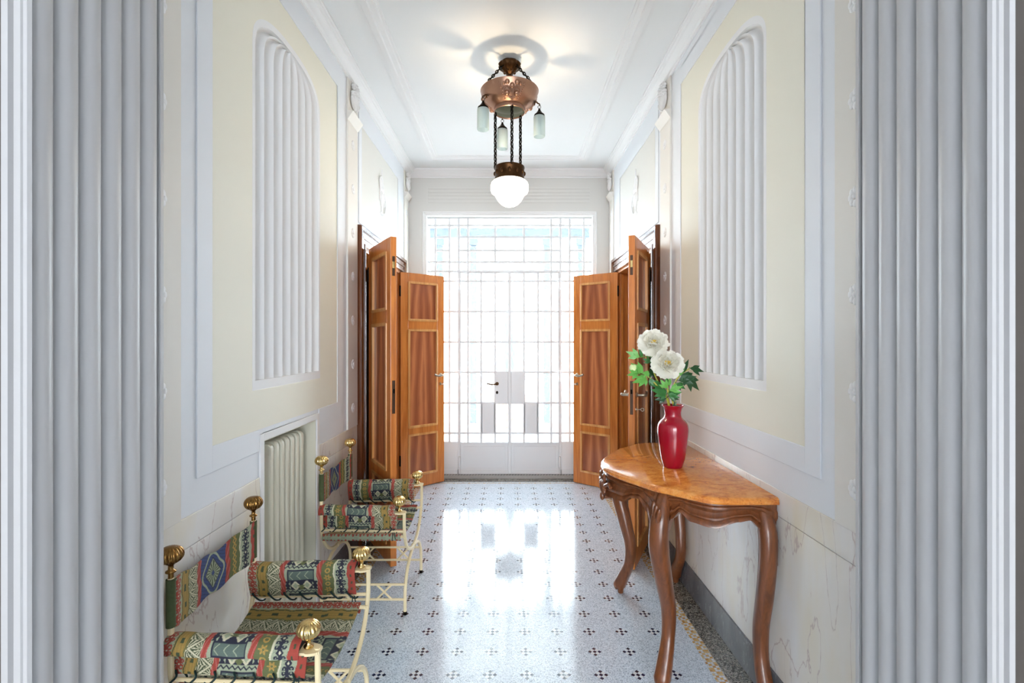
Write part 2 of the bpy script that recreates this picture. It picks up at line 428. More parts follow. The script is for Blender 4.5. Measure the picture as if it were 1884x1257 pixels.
def side(s, W, tagname):
    Lr = tagname
    # niche outline
    yc = 2.4925 if s < 0 else 2.4675; hw = .3775
    ya, yb = yc - hw, yc + hw
    holes = [(ya, yb, 1.29, 2.99), (3.70, 5.00, 0, 2.21)]
    ys = [YN - .03, ya, yb, 3.70, 5.00, YB + .3]; zs = [0, 1.29, 2.21, 2.99, H]
    if s < 0:
        holes.append((2.205, 2.81, 0, 1.06)); ys += [2.205, 2.81]; zs += [1.06]
    ys = sorted(ys); zs = sorted(zs)
    w = obj('wall_' + Lr, wall_mesh(s, W, .26, ys, zs, holes), M['band'])
    struct(w, f'white and cream panelled {Lr} wall of the hallway with its fluted arched panel', 'wall')
    e = lambda d: W - s * d            # d metres out from the wall into the hall
    # fluted arched panel, recessed
    ain = arch(hw - .022, 2.78, .175); aout = arch(hw, 2.785, .20)
    zb0, zb1 = 1.29, 1.332
    fr = MB()
    ino = [(-hw + .022, zb1)] + ain + [(hw - .022, zb1)]; ouo = [(-hw, zb0)] + aout + [(hw, zb0)]
    for k in range(len(ino) - 1):
        a, b, c, d = ino[k], ino[k+1], ouo[k+1], ouo[k]
        fr.add([(e(.0018), yc+a[0], a[1]), (e(.0018), yc+b[0], b[1]), (e(.0018), yc+c[0], c[1]), (e(.0018), yc+d[0], d[1])], [(0,1,2,3)])
        fr.add([(e(.0018), yc+a[0], a[1]), (e(.0018), yc+b[0], b[1]), (e(-.03), yc+b[0], b[1]), (e(-.03), yc+a[0], a[1])], [(0,1,2,3)])
        fr.add([(e(.0018), yc+d[0], d[1]), (e(.0018), yc+c[0], c[1]), (e(-.01), yc+c[0], c[1]), (e(-.01), yc+d[0], d[1])], [(0,1,2,3)])
    fr.add([(e(.0018), yc-hw, zb0), (e(.0018), yc+hw, zb0), (e(.0018), yc+hw-.022, zb1), (e(.0018), yc-hw+.022, zb1)], [(0,1,2,3)])
    fr.add([(e(.0018), yc-hw+.022, zb1), (e(.0018), yc+hw-.022, zb1), (e(-.03), yc+hw-.022, zb1), (e(-.03), yc-hw+.022, zb1)], [(0,1,2,3)])
    obj('panel_border', fr, M['white'], w)
    sp = MB()
    for k in range(len(aout) - 1):
        a, b = aout[k], aout[k+1]
        sp.add([(e(.0012), yc+a[0], a[1]), (e(.0012), yc+b[0], b[1]), (e(.0012), yc+b[0], 2.9895), (e(.0012), yc+a[0], 2.9895)], [(0,1,2,3)])
    obj('spandrel', sp, M['cream'], w)
    fl = MB(); NF = 8; hwi = hw - .022
    def ff(u, v):
        k = u * NF; sg = 2 * u - 1
        if v < .5: z = zb1 + (2.78 - zb1) * v * 2; g = 1
        else:
            th = (v - .5) * PI
            g = max(cos(th), 0) ** (2 / 2.5); z = 2.78 + .175 * sin(th) ** (2 / 2.5)
        dep = .030 * abs(sin(PI * k)) ** .9 * (.3 + .7 * g) + .003
        return (e(-dep), yc + sg * hwi * g, z)
    fl.grid(ff, NF * 10, 64)
    obj('fluting', fl, M['white'], w, smooth=True, angle=50)
    # cream field, leaving the niche free
    cy0, cy1, cz0, cz1 = (1.823, 3.150, 1.115, 3.129) if s < 0 else (1.81, 3.13, 1.115, 3.129)
    cf = MB()
    for (p, q, r, t) in ((cy0, ya, cz0, cz1), (yb, cy1, cz0, cz1), (ya, yb, cz0, 1.29), (ya, yb, 2.9895, cz1)):
        cf.add([(e(.0012), p, r), (e(.0012), q, r), (e(.0012), q, t), (e(.0012), p, t)], [(0,1,2,3)])
    obj('cream_panel', cf, M['cream'], w)
    def ring(o, i, d, cut=None):
        mb = MB(); (a0, a1, b0, b1), (c0, c1, d0, d1) = o, i
        mb.box(e(0), e(d), a0, c0, b0, b1); mb.box(e(0), e(d), c1, a1, b0, b1); mb.box(e(0), e(d), c0, c1, d1, b1)
        if cut:
            mb.box(e(0), e(d), c0, cut[0], b0, d0); mb.box(e(0), e(d), cut[1], c1, b0, d0)
        else: mb.box(e(0), e(d), c0, c1, b0, d0)
        return mb
    gy0, gy1 = (1.735, 3.250) if s < 0 else (1.72, 3.23)
    obj('panel_frame', ring((gy0, gy1, 1.02, 3.229), (cy0, cy1, cz0, cz1), .006, (2.17, 2.845) if s < 0 else None), M['band'], w, bevel=.002)
    # over-door panel
    obj('panel_frame', ring((3.60, 5.04, 2.37, 3.19), (3.67, 4.86, 2.42, 3.10), .006), M['band'], w, bevel=.002)
    op = MB(); op.add([(e(.0012), 3.67, 2.42), (e(.0012), 4.86, 2.42), (e(.0012), 4.86, 3.10), (e(.0012), 3.67, 3.10)], [(0,1,2,3)])
    obj('overdoor_panel', op, paint_od, w)
    rl = MB(); ry = 4.25
    R = lambda dy, z, rx, ryy, rz: rl.ell((e(.004), ry + dy, z), (rx, ryy, rz), 14, 8)
    sg = 1 if s < 0 else -1
    R(0, 2.60, .018, .05, .016); R(0, 2.63, .016, .022, .03); R(0, 2.72, .026, .05, .07); R(0, 2.80, .024, .06, .02)
    R(0, 2.86, .02, .03, .06); R(0, 2.945, .014, .012, .04)
    for k in range(5):
        R(.03 + .012 * k, 2.84 - .035 * k, .018, .020, .032); R(-.035 - .008 * k, 2.86 - .035 * k, .016, .018, .03)
    rl.tube(catmull([(e(.01), ry - .06, 2.80), (e(.02), ry - .09, 2.86), (e(.016), ry - .05, 2.90), (e(.01), ry, 2.87)], 6), .011, 8)
    rl.tube(catmull([(e(.01), ry + .06, 2.78), (e(.02), ry + .10, 2.70), (e(.016), ry + .08, 2.62), (e(.01), ry + .03, 2.60)], 6), .011, 8)
    rl.v = [(W + (p[0] - W) * .6, p[1], p[2]) for p in rl.v]
    obj('relief_ornament', rl, M['white'], w, smooth=True)
    return w, e
paint_od = paint('pale overdoor paint', (.73,.72,.68), .55, .012)
wl, eL = side(-1, WL, 'left')
wr, eR = side(1, WR, 'right')

# recess casing on the left wall
rc = MB()
rc.box(eL(0), eL(.009), 2.172, 2.205, 0, 1.092); rc.box(eL(0), eL(.009), 2.81, 2.843, 0, 1.092); rc.box(eL(0), eL(.009), 2.205, 2.81, 1.06, 1.092)
obj('recess_casing', rc, M['white'], wl, bevel=.002)
rb_ = MB(); rb_.box(eL(-.262), eL(-.30), 2.15, 2.87, 0, 1.12); obj('recess_back', rb_, M['rad'], wl)
rb_ = MB(); rb_.box(eL(0), eL(-.26), 2.806, 2.81, 0, 1.058); rb_.box(eL(0), eL(-.26), 2.205, 2.209, 0, 1.058); rb_.box(eL(0), eL(-.26), 2.209, 2.806, 1.054, 1.058); obj('recess_lining', rb_, M['rad'], wl)

# back wall
bw = MB(); dw, dh = .905, 2.875
for (x0, x1, z0, z1) in ((WL, -dw, 0, H), (dw, WR, 0, H), (-dw, dw, dh, H)):
    bw.box(x0, x1, YB, YB + .22, z0, z1)
wb = struct(obj('wall_back', bw, M['beige2'] if 'beige2' in M else paint('back wall paint', (.66,.655,.63), .55, .012)), 'pale grey end wall around the glazed entrance', 'wall')
gl_ = MB()
for k in range(5):
    z = 3.015 + k * .037; gl_.box(-.885, .875, YB - .005, YB, z, z + .02)
obj('ribbed_band', gl_, wb.data.materials[0], wb, bevel=.004)

# front wall with the opening the camera looks through
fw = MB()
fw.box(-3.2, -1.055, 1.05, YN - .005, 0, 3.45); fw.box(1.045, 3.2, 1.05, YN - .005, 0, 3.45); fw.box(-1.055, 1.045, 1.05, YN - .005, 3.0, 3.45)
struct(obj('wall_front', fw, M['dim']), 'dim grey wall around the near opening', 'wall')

def jamb(s, a, n0, n1, cas, name, label):
    """reeded jamb: plan outline extruded upward"""
    pl = []; NR = 6
    pl.append((cas[-1][0], 1.2)); pl.append(cas[-1])
    for c in cas[::-1][1:]: pl.append(c)
    for k in range(NR):
        for q in range(10):
            u = (k + q / 10); y = n0 + (n1 - n0) * u / NR
            pl.append((a + .022 - .022 * abs(sin(PI * (q / 10))) ** .6, y))
    pl.append((a + .022, n1)); pl.append((a + .004, n1 + .001)); pl.append((a + .004, n1 + .012)); pl.append((abs(WL if s < 0 else WR) + .02, n1 + .012)); pl.append((abs(WL if s < 0 else WR) + .02, 1.2))
    mb = MB(); mb.prism([(s * x, y) for x, y in pl], lambda p, t: (p[0], p[1], t), 0, 3.0)
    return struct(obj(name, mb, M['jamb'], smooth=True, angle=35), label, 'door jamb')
casL = [(1.000, 1.037), (1.004, 1.030), (1.012, 1.030), (1.014, 1.026), (1.024, 1.026), (1.026, 1.032), (1.034, 1.032), (1.036, 1.022), (1.050, 1.022), (1.053, 1.05)]
casR = [(1.000, 1.037), (1.004, 1.030), (1.012, 1.030), (1.014, 1.026), (1.022, 1.026), (1.024, 1.032), (1.030, 1.032), (1.032, 1.022), (1.044, 1.022), (1.047, 1.05)]
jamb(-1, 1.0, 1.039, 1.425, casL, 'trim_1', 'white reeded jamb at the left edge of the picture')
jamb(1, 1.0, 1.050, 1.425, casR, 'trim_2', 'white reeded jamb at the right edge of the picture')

# floor and ceiling
fm = MB(); fm.box(-1.42, 1.34, YN - .4, 5.60, -.05, 0); fm.box(-3.2, 3.2, -8.6, YN - .4, -.05, 0)
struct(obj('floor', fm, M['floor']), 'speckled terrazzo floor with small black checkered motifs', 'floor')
cm = MB(); cm.box(-1.36, 1.345, YN - .03, 5.62, H, H + .1)
ce = struct(obj('ceiling', cm, M['ceil']), 'white hallway ceiling with moulded border', 'ceiling')
# near room shell (behind the camera)
cm = MB(); cm.box(-3.2, 3.2, -8.6, 1.05, 3.45, 3.5)
struct(obj('ceiling', cm, M['ceil']), 'ceiling of the room the camera stands in', 'ceiling')
for nm, bx in (('wall_near_left', (-3.3, -3.2, -8.6, 1.4)), ('wall_near_right', (3.2, 3.3, -8.6, 1.4)), ('wall_rear', (-3.2, 3.2, -8.7, -8.6))):
    q = MB(); q.box(*bx, 0, 3.5); struct(obj(nm, q, M['band']), 'plain ' + nm.replace('wall_', '').replace('_', ' ') + ' wall of the room behind the camera', 'wall')

# crown moulding and ceiling frame
def sweep_rect(mb, x0, x1, y0, y1, prof):
    """prof: list (inward offset, z); mitred around a rectangle"""
    cs = [(x0, y0, 1, 1), (x1, y0, -1, 1), (x1, y1, -1, -1), (x0, y1, 1, -1)]
    n = len(prof); vs = [(cx + sx * d, cy + sy * d, z) for (cx, cy, sx, sy) in cs for (d, z) in prof]
    fs = [(i * n + j, ((i + 1) % 4) * n + j, ((i + 1) % 4) * n + (j + 1) % n, i * n + (j + 1) % n) for i in range(4) for j in range(n)]
    mb.add(vs, fs)
cr = MB()
sweep_rect(cr, WL, WR, YN, YB, [(0, H), (0, 3.285), (.010, 3.285), (.012, 3.297), (.024, 3.302), (.030, 3.313), (.040, 3.322), (.052, 3.330), (.056, 3.340), (.066, 3.344), (.069, 3.354), (.076, 3.357), (.076, H)])
struct(obj('trim_3', cr, M['white'], smooth=True, angle=25), 'white stepped crown moulding around the ceiling', 'crown moulding')
cf = MB()
sweep_rect(cf, -.84, .81, 1.72, 5.08, [(0, H), (0, H - .010), (.018, H - .012), (.022, H - .020), (.045, H - .024), (.060, H - .024), (.066, H - .014), (.095, H - .012), (.10, H - .006), (.115, H - .005), (.118, H)])
struct(obj('trim_4', cf, M['white'], smooth=True, angle=25), 'white rectangular moulding framing the ceiling field', 'ceiling moulding')

# wainscot and baseboards
def wains(s, e, segs, name, label):
    mb = MB()
    for (a, b) in segs:
        n = max(1, round((b - a) / .75)); w = (b - a) / n
        for k in range(n):
            y0, y1 = a + k * w + (.001 if k else 0), a + (k + 1) * w
            mb.box(e(0), e(.005), y0, y1, .15, .797); mb.box(e(0), e(.006), y0, y1, .80, .905)
    return struct(obj(name, mb, M['marble'], bevel=.0015), label, 'wainscot')
wains(-1, eL, [(YN, 2.172), (2.843, 3.556), (5.136, YB)], 'trim_5', 'cream veined marble wainscot along the left wall')
wains(1, eR, [(YN, 3.556), (5.136, YB)], 'trim_6', 'cream veined marble wainscot along the right wall')
for s, e, nm, segs in ((-1, eL, 'left', [(YN, 2.172), (2.843, 3.556)]), (1, eR, 'right', [(YN, 3.556)])):
    mb = MB()
    for a, b in segs: mb.box(e(0), e(.014), a, b, 0, .155)
    struct(obj('baseboard_' + nm, mb, M['greymarble'], bevel=.002), f'dark grey marble baseboard along the {nm} wall', 'baseboard')

# pilasters with rosettes
def rosette(mb, e, y, z, r=.034):
    for k in range(8):
        a = 2 * PI * k / 8
        mb.ell((e(.012), y + r * .62 * cos(a), z + r * .62 * sin(a)), (.005, r * .40, r * .40), 8, 6)
    mb.ell((e(.013), y, z), (.007, r * .34, r * .34), 10, 6)
def pilaster(e, y0, y1, name, label):
    mb = MB(); mb.box(e(0), e(.012), y0, y1, .905, 3.285)
    p = struct(obj(name, mb, M['beige'], bevel=.0015), label, 'pilaster')
    yc = (y0 + y1) / 2; hw = (y1 - y0) / 2
    for k in range(7):
        r = MB(); rosette(r, e, yc, 1.04 + .304 * k); obj('rosette', r, M['white'], p, smooth=True)
    c = MB()
    for a, b in ((-hw - .008, 0), (0, hw + .008)):
        vs = [(e(.012), yc + a, 3.0), (e(.012), yc + b, 3.0), (e(.05), yc + a, 3.055), (e(.05), yc + b, 3.055), (e(.012), yc + a, 3.06), (e(.012), yc + b, 3.06)]
        c.add(vs, [(0,1,3,2), (2,3,5,4), (0,2,4), (1,5,3), (0,4,5,1)])
    obj('capital_block', c, M['beige'], p)
    f = MB()
    for k in range(7):
        a = (k - 3) * .26
        f.ell((e(.030), yc + sin(a) * .062, 3.075 + cos(a) * .085), (.016, .012, .055), 8, 6, Matrix.Rotation(-a if True else a, 3, 'X'))
    for k, (dy, dz, rr) in enumerate(((-.04, 3.20, .026), (.035, 3.205, .028), (0, 3.225, .026), (-.035, 3.255, .022), (.04, 3.255, .024), (.0, 3.27, .018))):
        for q in range(5):
            a = 2 * PI * q / 5 + k
            f.ell((e(.03), yc + dy * hw / .1 + rr * .6 * cos(a), dz + rr * .6 * sin(a)), (.016, rr * .48, rr * .48), 8, 5)
        f.ell((e(.04), yc + dy * hw / .1, dz), (.012, rr * .35, rr * .35), 8, 5)
    obj('capital_flowers', f, M['white'], p, smooth=True)
    return p
pilaster(eL, 1.435, 1.641, 'trim_7', 'pale pilaster with rosettes right behind the left reeded jamb')
pilaster(eR, 1.435, 1.635, 'trim_8', 'pale pilaster with rosettes right behind the right reeded jamb')
pilaster(eL, 3.335, 3.545, 'trim_9', 'rosette pilaster between the left fluted panel and the left wooden door')
pilaster(eR, 3.315, 3.53, 'trim_10', 'rosette pilaster between the right fluted panel and the right wooden door')
pilaster(eL, 5.14, 5.32, 'trim_11', 'rosette pilaster in the far left corner beside the entrance')
pilaster(eR, 5.14, 5.32, 'trim_12', 'rosette pilaster in the far right corner beside the entrance')

# ------------------------------------------------------------------ glazed entrance
YD = 5.49; KD = YD / 911
dx = lambda p: p * KD
hz = lambda y: 1.5 - (y - 629) * KD
def usweep(mb, a0, a1, zt, fn, prof):
    """mitred three-sided frame; prof (outward offset, proud), fn(a, z, proud) -> point"""
    n = len(prof); st = []
    for (d, p) in prof: st.append([fn(a0 - d, 0, p), fn(a0 - d, zt + d, p), fn(a1 + d, zt + d, p), fn(a1 + d, 0, p)])
    vs = [st[j][i] for i in range(4) for j in range(n)]
    fs = [(i * n + j, (i + 1) * n + j, (i + 1) * n + (j + 1) % n, i * n + (j + 1) % n) for i in range(3) for j in range(n)]
    fs += [tuple(range(n)), tuple(range(3 * n, 4 * n))[::-1]]
    mb.add(vs, fs)
ca = MB()
usweep(ca, -dw, dw, dh, lambda a, z, p: (a, YB - p, z), [(0, 0), (0, .010), (.012, .010), (.014, .016), (.024, .016), (.028, .024), (.040, .024), (.044, .016), (.046, 0)])
struct(obj('trim_13', ca, M['white']), 'white moulded casing around the glazed entrance', 'door casing')

T2 = .012
def bars(mb, vs, hs, th=.022):
    for (x, z0, z1, w) in vs: mb.box(x - w, x + w, YD - th / 2, YD + th / 2, z0, z1)
    for (z, x0, x1, w) in hs: mb.box(x0, x1, YD - th / 2 + .002, YD + th / 2 - .002, z - w, z + w)
yT = [402, 415.1, 436.6, 461.1, 482.5, 499.7]; zT = [hz(y) for y in yT]
yL = [517.6, 573.4, 629.5, 685.1, 741.5, 796.9, 814]; zL = [hz(y) for y in yL]
X1, X2, X3, X4, X5, X6, X7 = [dx(v) for v in (26.5, 52.2, 76.5, 93.3, 110.5, 136.3, 150.3)]
win = struct(empty('window_1', (0, YD, 0)), 'leaded transom and sidelights of the glazed entrance', 'window')
def loc(mb, o=(0, YD, 0)):
    mb.v = [(a - o[0], b - o[1], c - o[2]) for a, b, c in mb.v]; return mb
fr = MB(); v = []; h = []
for s in (-1, 1):
    v += [(s * (X7 + .006), .037, dh, .010), (s * X4, .037, dh, .0135)]
fr.box(-dw, dw, YD - .02, YD + .02, hz(403.5), dh)
bars(fr, v, [(zT[5], -dw, dw, .012)], .036)
obj('frame', loc(fr), M['door_white'], win, bevel=.003)
tb = MB(); v = []; h = []
for s in (-1, 1):
    v += [(s * X6, zT[5], zT[0], T2), (s * X5, zT[5], zT[0], T2), (s * X3, zT[5], zT[0], T2), (s * X1, zT[4], zT[1], T2)]
    for k in (1, 4): h.append((zT[k], s * X7, s * X4, T2))
    for k in (2, 3): h.append((zT[k], s * X6, s * X5, T2)); h.append((zT[k], s * X4, s * X3, T2))
h += [(zT[1], -X4, X4, T2), (zT[4], -X4, X4, T2), (zT[2], -X3, X3, T2), (zT[3], -X3, X3, T2)]
bars(tb, v, h); obj('transom_bars', loc(tb), M['door_white'], win, bevel=.002)
def pane(x0, x1, z0, z1, par, o=(0, YD, 0), rects=None):
    g = MB()
    for (a, b, c, d) in (rects or [(x0, x1, z0, z1)]):
        g.box(a, b, YD - .0015, YD + .0015, c, d)
    return obj('glass', loc(g, o), M['glass'], par)
pane(-X7, X7, zT[5], zT[0], win)
for s in (-1, 1):
    sb = MB(); v = [(s * X6, zL[6], zT[5], T2), (s * X5, zL[6], zT[5], T2)]
    bars(sb, v, [(z, s * X7, s * X4, T2) for z in zL[:6]] + [(zL[6], s * X7, s * X4, .010)])
    sb.box(s * X7, s * X4, YD - .012, YD + .012, .05, zL[6]); sb.box(s * X7, s * (X4), YD - .018, YD + .018, .037, .09)
    obj('sidelight_bars', loc(sb), M['door_white'], win, bevel=.002)
    pane(min(s * X7, s * X4), max(s * X7, s * X4), zL[6], zT[5], win)

def gdoor(s, name, label):
    xa, xb = s * .0004, s * (X4 - .0135)
    d = struct(empty(name, (xb, YD, 0)), label, 'door'); o = (xb, YD, 0)
    xin, xout = s * .018, s * (X4 - .021)
    f = MB(); zt = zT[5] - .014
    f.box(xa, xin, YD - .018, YD + .018, .037, zt); f.box(xout, xb, YD - .016, YD + .016, .037, zt)
    f.box(xin, xout, YD - .016, YD + .016, zt - .008, zt); f.box(xin, xout, YD - .016, YD + .016, zL[6] - .012, zL[6] + .004); f.box(xin, xout, YD - .016, YD + .016, .037, .075)
    obj('frame', loc(f, o), M['door_white'], d, bevel=.003)
    b = MB(); bars(b, [(s * x, zL[6], zt, T2) for x in (X1, X2, X3)], [(z, xin, xout, T2) for z in zL[:6]])
    obj('glazing_bars', loc(b, o), M['door_white'], d, bevel=.002)
    p = MB(); p.box(xin, xout, YD - .008, YD + .008, .07, zL[6] - .01)
    p.box(xin + s * .03, xout - s * .03, YD - .012, YD - .008, .11, zL[6] - .04)
    obj('kick_panel', loc(p, o), M['door_white'], d, bevel=.003)
    q = MB(); q.box(xin, s * X1, YD - .012, YD + .012, zL[4], zL[3]); obj('lock_panel', loc(q, o), M['door_white'], d, bevel=.003)
    q = MB(); q.box(s * X1, s * X2, YD - .011, YD + .011, zL[5], zL[4]); obj('blind_panel', loc(q, o), M['door_white'], d, bevel=.003)
    R = []
    xs = sorted([xin, s * X1, s * X2, s * X3, xout], key=abs); zz = [zt] + zL
    for i in range(4):
        for j in range(len(zz) - 1):
            if (i, j) in ((0, 4), (1, 5)): continue
            R.append((min(xs[i], xs[i+1]), max(xs[i], xs[i+1]), zz[j+1], zz[j]))
    pane(0, 0, 0, 0, d, o, R)
    for z in (hz(523), hz(692), .17):
        g = MB(); g.lathe([(.010, 0), (.0135, .004), (.0135, .06), (.0115, .062), (.0135, .064), (.0135, .12), (.010, .124)], 12, (xb + s * .004, YD - .026, z - .06)); obj('hinge', loc(g, o), M['door_white'], d, smooth=True)
    if s < 0:
        g = MB(); g.box(-.016, .016, YD - .028, YD - .018, .05, zt); obj('astragal', loc(g, o), M['door_white'], d, bevel=.003)
        hx = -dx(23); g = MB(); z = hz(706)
        g.lathe([(.0, 0), (.017, 0), (.019, .003), (.014, .009), (.0, .011)], 20, cap=False)
        g.v = [(a + hx, YD - .012 - c, b + z) for a, b, c in g.v]
        g.tube(catmull([(hx, YD - .018, z), (hx, YD - .05, z), (hx - .02, YD - .056, z - .002), (hx - .06, YD - .054, z - .006), (hx - .10, YD - .05, z + .004), (hx - .112, YD - .05, z + .002)], 6), [.0085] * 31, 10)
        obj('handle', loc(g, o), M['bronze'], d, smooth=True)
        g = MB(); z = hz(722)
        g.lathe([(.0, 0), (.012, 0), (.013, .003), (.0, .006)], 16, cap=False); g.v = [(a + hx, YD - .012 - c, b * 1.35 + z) for a, b, c in g.v]
        obj('escutcheon', loc(g, o), M['iron'], d, smooth=True)
    return d
gdoor(-1, 'door_1', 'left leaf of the white glazed entrance door, with the bronze lever')
gdoor(1, 'door_2', 'right leaf of the white glazed entrance door, without a lever')

th = MB(); th.box(-dw, dw, 5.415, 5.60, 0, .036)
t_ = struct(obj('trim_14', th, simple('speckled grey stone', (.34,.33,.31), .3, .4, 220), bevel=.003), 'raised stone threshold under the glazed entrance', 'threshold')
rp = MB()
for k in range(58):
    x = -.885 + k * .0312
    rp.add([(x, 5.43, .0364), (x + .018, 5.43, .0364), (x + .030, 5.462, .0364), (x + .012, 5.462, .0364)], [(0,1,2,3)])
obj('rope_inlay', rp, simple('dark inlay', (.03,.03,.035), .4, .2), t_)

# ------------------------------------------------------------------ wooden double doors
def architrave(s, e, name, label):
    a = MB(); y0, y1, zt = 3.70, 5.00, 2.21
    usweep(a, y0, y1, zt, lambda q, z, p: (e(p), q, z), [(0, 0), (0, .028), (.016, .028), (.020, .018), (.048, .020), (.052, .027), (.066, .027), (.070, .020), (.096, .022), (.102, .036), (.130, .036), (.135, .028), (.135, 0)])
    A = struct(obj(name, a, M['architrave']), label, 'door architrave')
    l = MB(); l.box(e(0), e(-.26), y0, y0 + .025, 0, zt); l.box(e(0), e(-.26), y1 - .025, y1, 0, zt); l.box(e(0), e(-.26), y0 + .025, y1 - .025, zt - .025, zt)
    for k in range(3):
        x0, x1 = e(-.03 - .075 * k), e(-.055 - .075 * k); l.box(x0, x1, y1 - .04, y1 - .025, 0, zt - .025)
    obj('lining', l, M['cherry'], A, bevel=.002)
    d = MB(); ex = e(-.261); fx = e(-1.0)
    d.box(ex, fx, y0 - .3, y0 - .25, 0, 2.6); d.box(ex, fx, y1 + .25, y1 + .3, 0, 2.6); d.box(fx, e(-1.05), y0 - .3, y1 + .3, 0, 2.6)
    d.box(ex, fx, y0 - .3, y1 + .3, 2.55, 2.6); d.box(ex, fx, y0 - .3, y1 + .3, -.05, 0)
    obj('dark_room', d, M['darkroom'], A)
architrave(-1, eL, 'trim_15', 'polished brown architrave of the left side doorway')
architrave(1, eR, 'trim_16', 'polished brown architrave of the right side doorway')

def leaf(name, label, hinge, free, flip, handle, lock, thick=.042):
    """leaf in local coordinates: x from hinge to free edge, y thickness, z up"""
    v = Vector((free[0] - hinge[0], free[1] - hinge[1])); W = v.length
    d = struct(empty(name, (hinge[0], hinge[1], .008), math.atan2(v.y, v.x)), label, 'door')
    Hh = 2.19; t0, t1 = (0, thick) if flip else (-thick, 0); st = .088
    zp = [(.125, .545), (.62, 1.615), (1.71, 2.10)]
    f = MB(); f.box(0, st, t0, t1, 0, Hh); f.box(W - st, W, t0, t1, 0, Hh)
    z = 0
    for (a, b) in zp + [(Hh, Hh)]:
        f.box(st, W - st, t0, t1, z, a); z = b
    obj('stile_frame', f, M['cherry'], d, bevel=.003)
    for (a, b) in zp:
        p = MB(); p.box(st, W - st, t0 + .012, t1 - .012, a, b); p.v = [(x * .554 / W, y, zz) for x, y, zz in p.v]
        obj('panel', p, M['flame'], d)
        mo = MB(); w = .016
        for yy0, yy1 in ((t0 - .006, t0 + .014), (t1 - .014, t1 + .006)):
            mo.box(st - .004, st + w, yy0, yy1, a - .004, b + .004); mo.box(W - st - w, W - st + .004, yy0, yy1, a - .004, b + .004)
            mo.box(st + w, W - st - w, yy0, yy1, a - .004, a + w); mo.box(st + w, W - st - w, yy0, yy1, b - w, b + .004)
        obj('moulding', mo, M['cherry_edge'], d, bevel=.004)
    if lock:
        l = MB(); l.box(W - .001, W + .002, (t0 + t1) / 2 - .010, (t0 + t1) / 2 + .010, 1.015, 1.235)
        lp = obj('lock_plate', l, M['lockplate'], d)
        l = MB(); l.box(W + .001, W + .010, (t0 + t1) / 2 - .006, (t0 + t1) / 2 + .006, 1.15, 1.18); obj('latch', l, M['iron'], lp, bevel=.002)
        l = MB(); l.box(W - .001, W + .002, (t0 + t1) / 2 - .009, (t0 + t1) / 2 + .009, 1.93, 2.06); fb = obj('flush_bolt', l, M['lockplate'], d)
        l = MB(); l.box(W + .001, W + .006, (t0 + t1) / 2 - .007, (t0 + t1) / 2 + .007, 1.98, 2.025); obj('bolt_lever', l, M['brass'], fb, bevel=.001)
    if handle:
        for sy, yy in ((-1, t0), (1, t1)):
            g = MB(); hx = W - .048; z = 1.14
            g.lathe([(0, 0), (.018, 0), (.019, .004), (.013, .010), (0, .012)], 20, cap=False)
            g.v = [(a + hx, yy + sy * c, b + z) for a, b, c in g.v]
            g.tube(catmull([(hx, yy, z), (hx, yy + sy * .045, z), (hx - .015, yy + sy * .055, z), (hx - .05, yy + sy * .052, z - .006), (hx - .09, yy + sy * .05, z + .002), (hx - .105, yy + sy * .05, z + .014)], 6), [.010] * 31, 10)
            obj('handle', g, M['steel'], d, smooth=True)
            g = MB(); g.lathe([(0, 0), (.012, 0), (.012, .003), (0, .004)], 16, cap=False); g.v = [(a + hx, yy + sy * c, b * 1.4 + 1.045) for a, b, c in g.v]
            es = obj('escutcheon', g, M['steel'], d, smooth=True)
            if sy == (-1 if flip else 1):
                k = MB(); k.tube([(hx, yy, 1.045), (hx, yy + sy * .03, 1.045)], .003, 8)
                k.torus((hx, yy + sy * .040, 1.045), .010, .0025, Matrix.Rotation(PI / 2, 3, 'Y'), 16, 6); obj('key', k, M['steel'], es, smooth=True)
    for z in (.25, 1.95):
        g = MB(); g.lathe([(.004, -.004), (.008, 0), (.008, .10), (.004, .104)], 12, (-.006, t0 if flip else t1, z)); obj('hinge', g, M['iron'], d, smooth=True)
    return d
leaf('door_3', 'near wooden leaf of the left doorway, folded open toward the camera', (-1.062, 3.735), (-.788, 3.275), True, False, True)
leaf('door_4', 'far wooden leaf of the left doorway, in front of the glazed entrance', (-1.088, 4.945), (-.700, 5.30), True, True, False)
leaf('door_5', 'near wooden leaf of the right doorway, behind the vase, with lever and key', (1.050, 3.72), (.818, 3.235), False, True, True)
leaf('door_6', 'far wooden leaf of the right doorway, left of the flowers', (1.078, 4.945), (.680, 5.28), False, True, False)

# ------------------------------------------------------------------ radiator
rad = tag(empty('radiator', (-1.21, 2.55, 0)), 'cream cast iron column radiator in the recess of the left wall', 'radiator')
for k in range(7):
    y = -.175 + k * .058; m = MB(); w = .019
    for x in (-.053, .0, .053):
        m.box(x - .0195, x + .0195, y - w, y + w, .13, .965)
    for z0, zz in ((.93, 1), (.19, -1)):
        pl = [(-.0735, z0)] + [((-.0735 + .035 - .035 * cos(PI / 2 * q / 5)), z0 + zz * (.05 + .035 * sin(PI / 2 * q / 5))) for q in range(6)]
        pl += [(-p, z) for p, z in pl[::-1]]
        m.prism(pl, lambda p, t: (p[0], t, p[1]), y - w * .97, y + w * .97)
    m.box(-.06, .06, y - w * .8, y + w * .8, .55, .575)
    if k in (0, 6): m.box(-.06, -.03, y - .015, y + .015, 0, .12); m.box(.03, .06, y - .015, y + .015, 0, .12)
    sct = obj('radiator_section', m, M['rad'], rad, bevel=.009)
for hz_ in (.985, .13):
    m = MB(); m.tube([(0, -.20, hz_), (0, .20, hz_)], .018, 12); obj('header_pipe', m, M['rad'], rad, smooth=True)
m = MB(); m.tube([(.02, -.19, .94), (.02, -.235, .94)], .012, 12); m.ell((.02, -.245, .94), (.026, .016, .026), 14, 8)
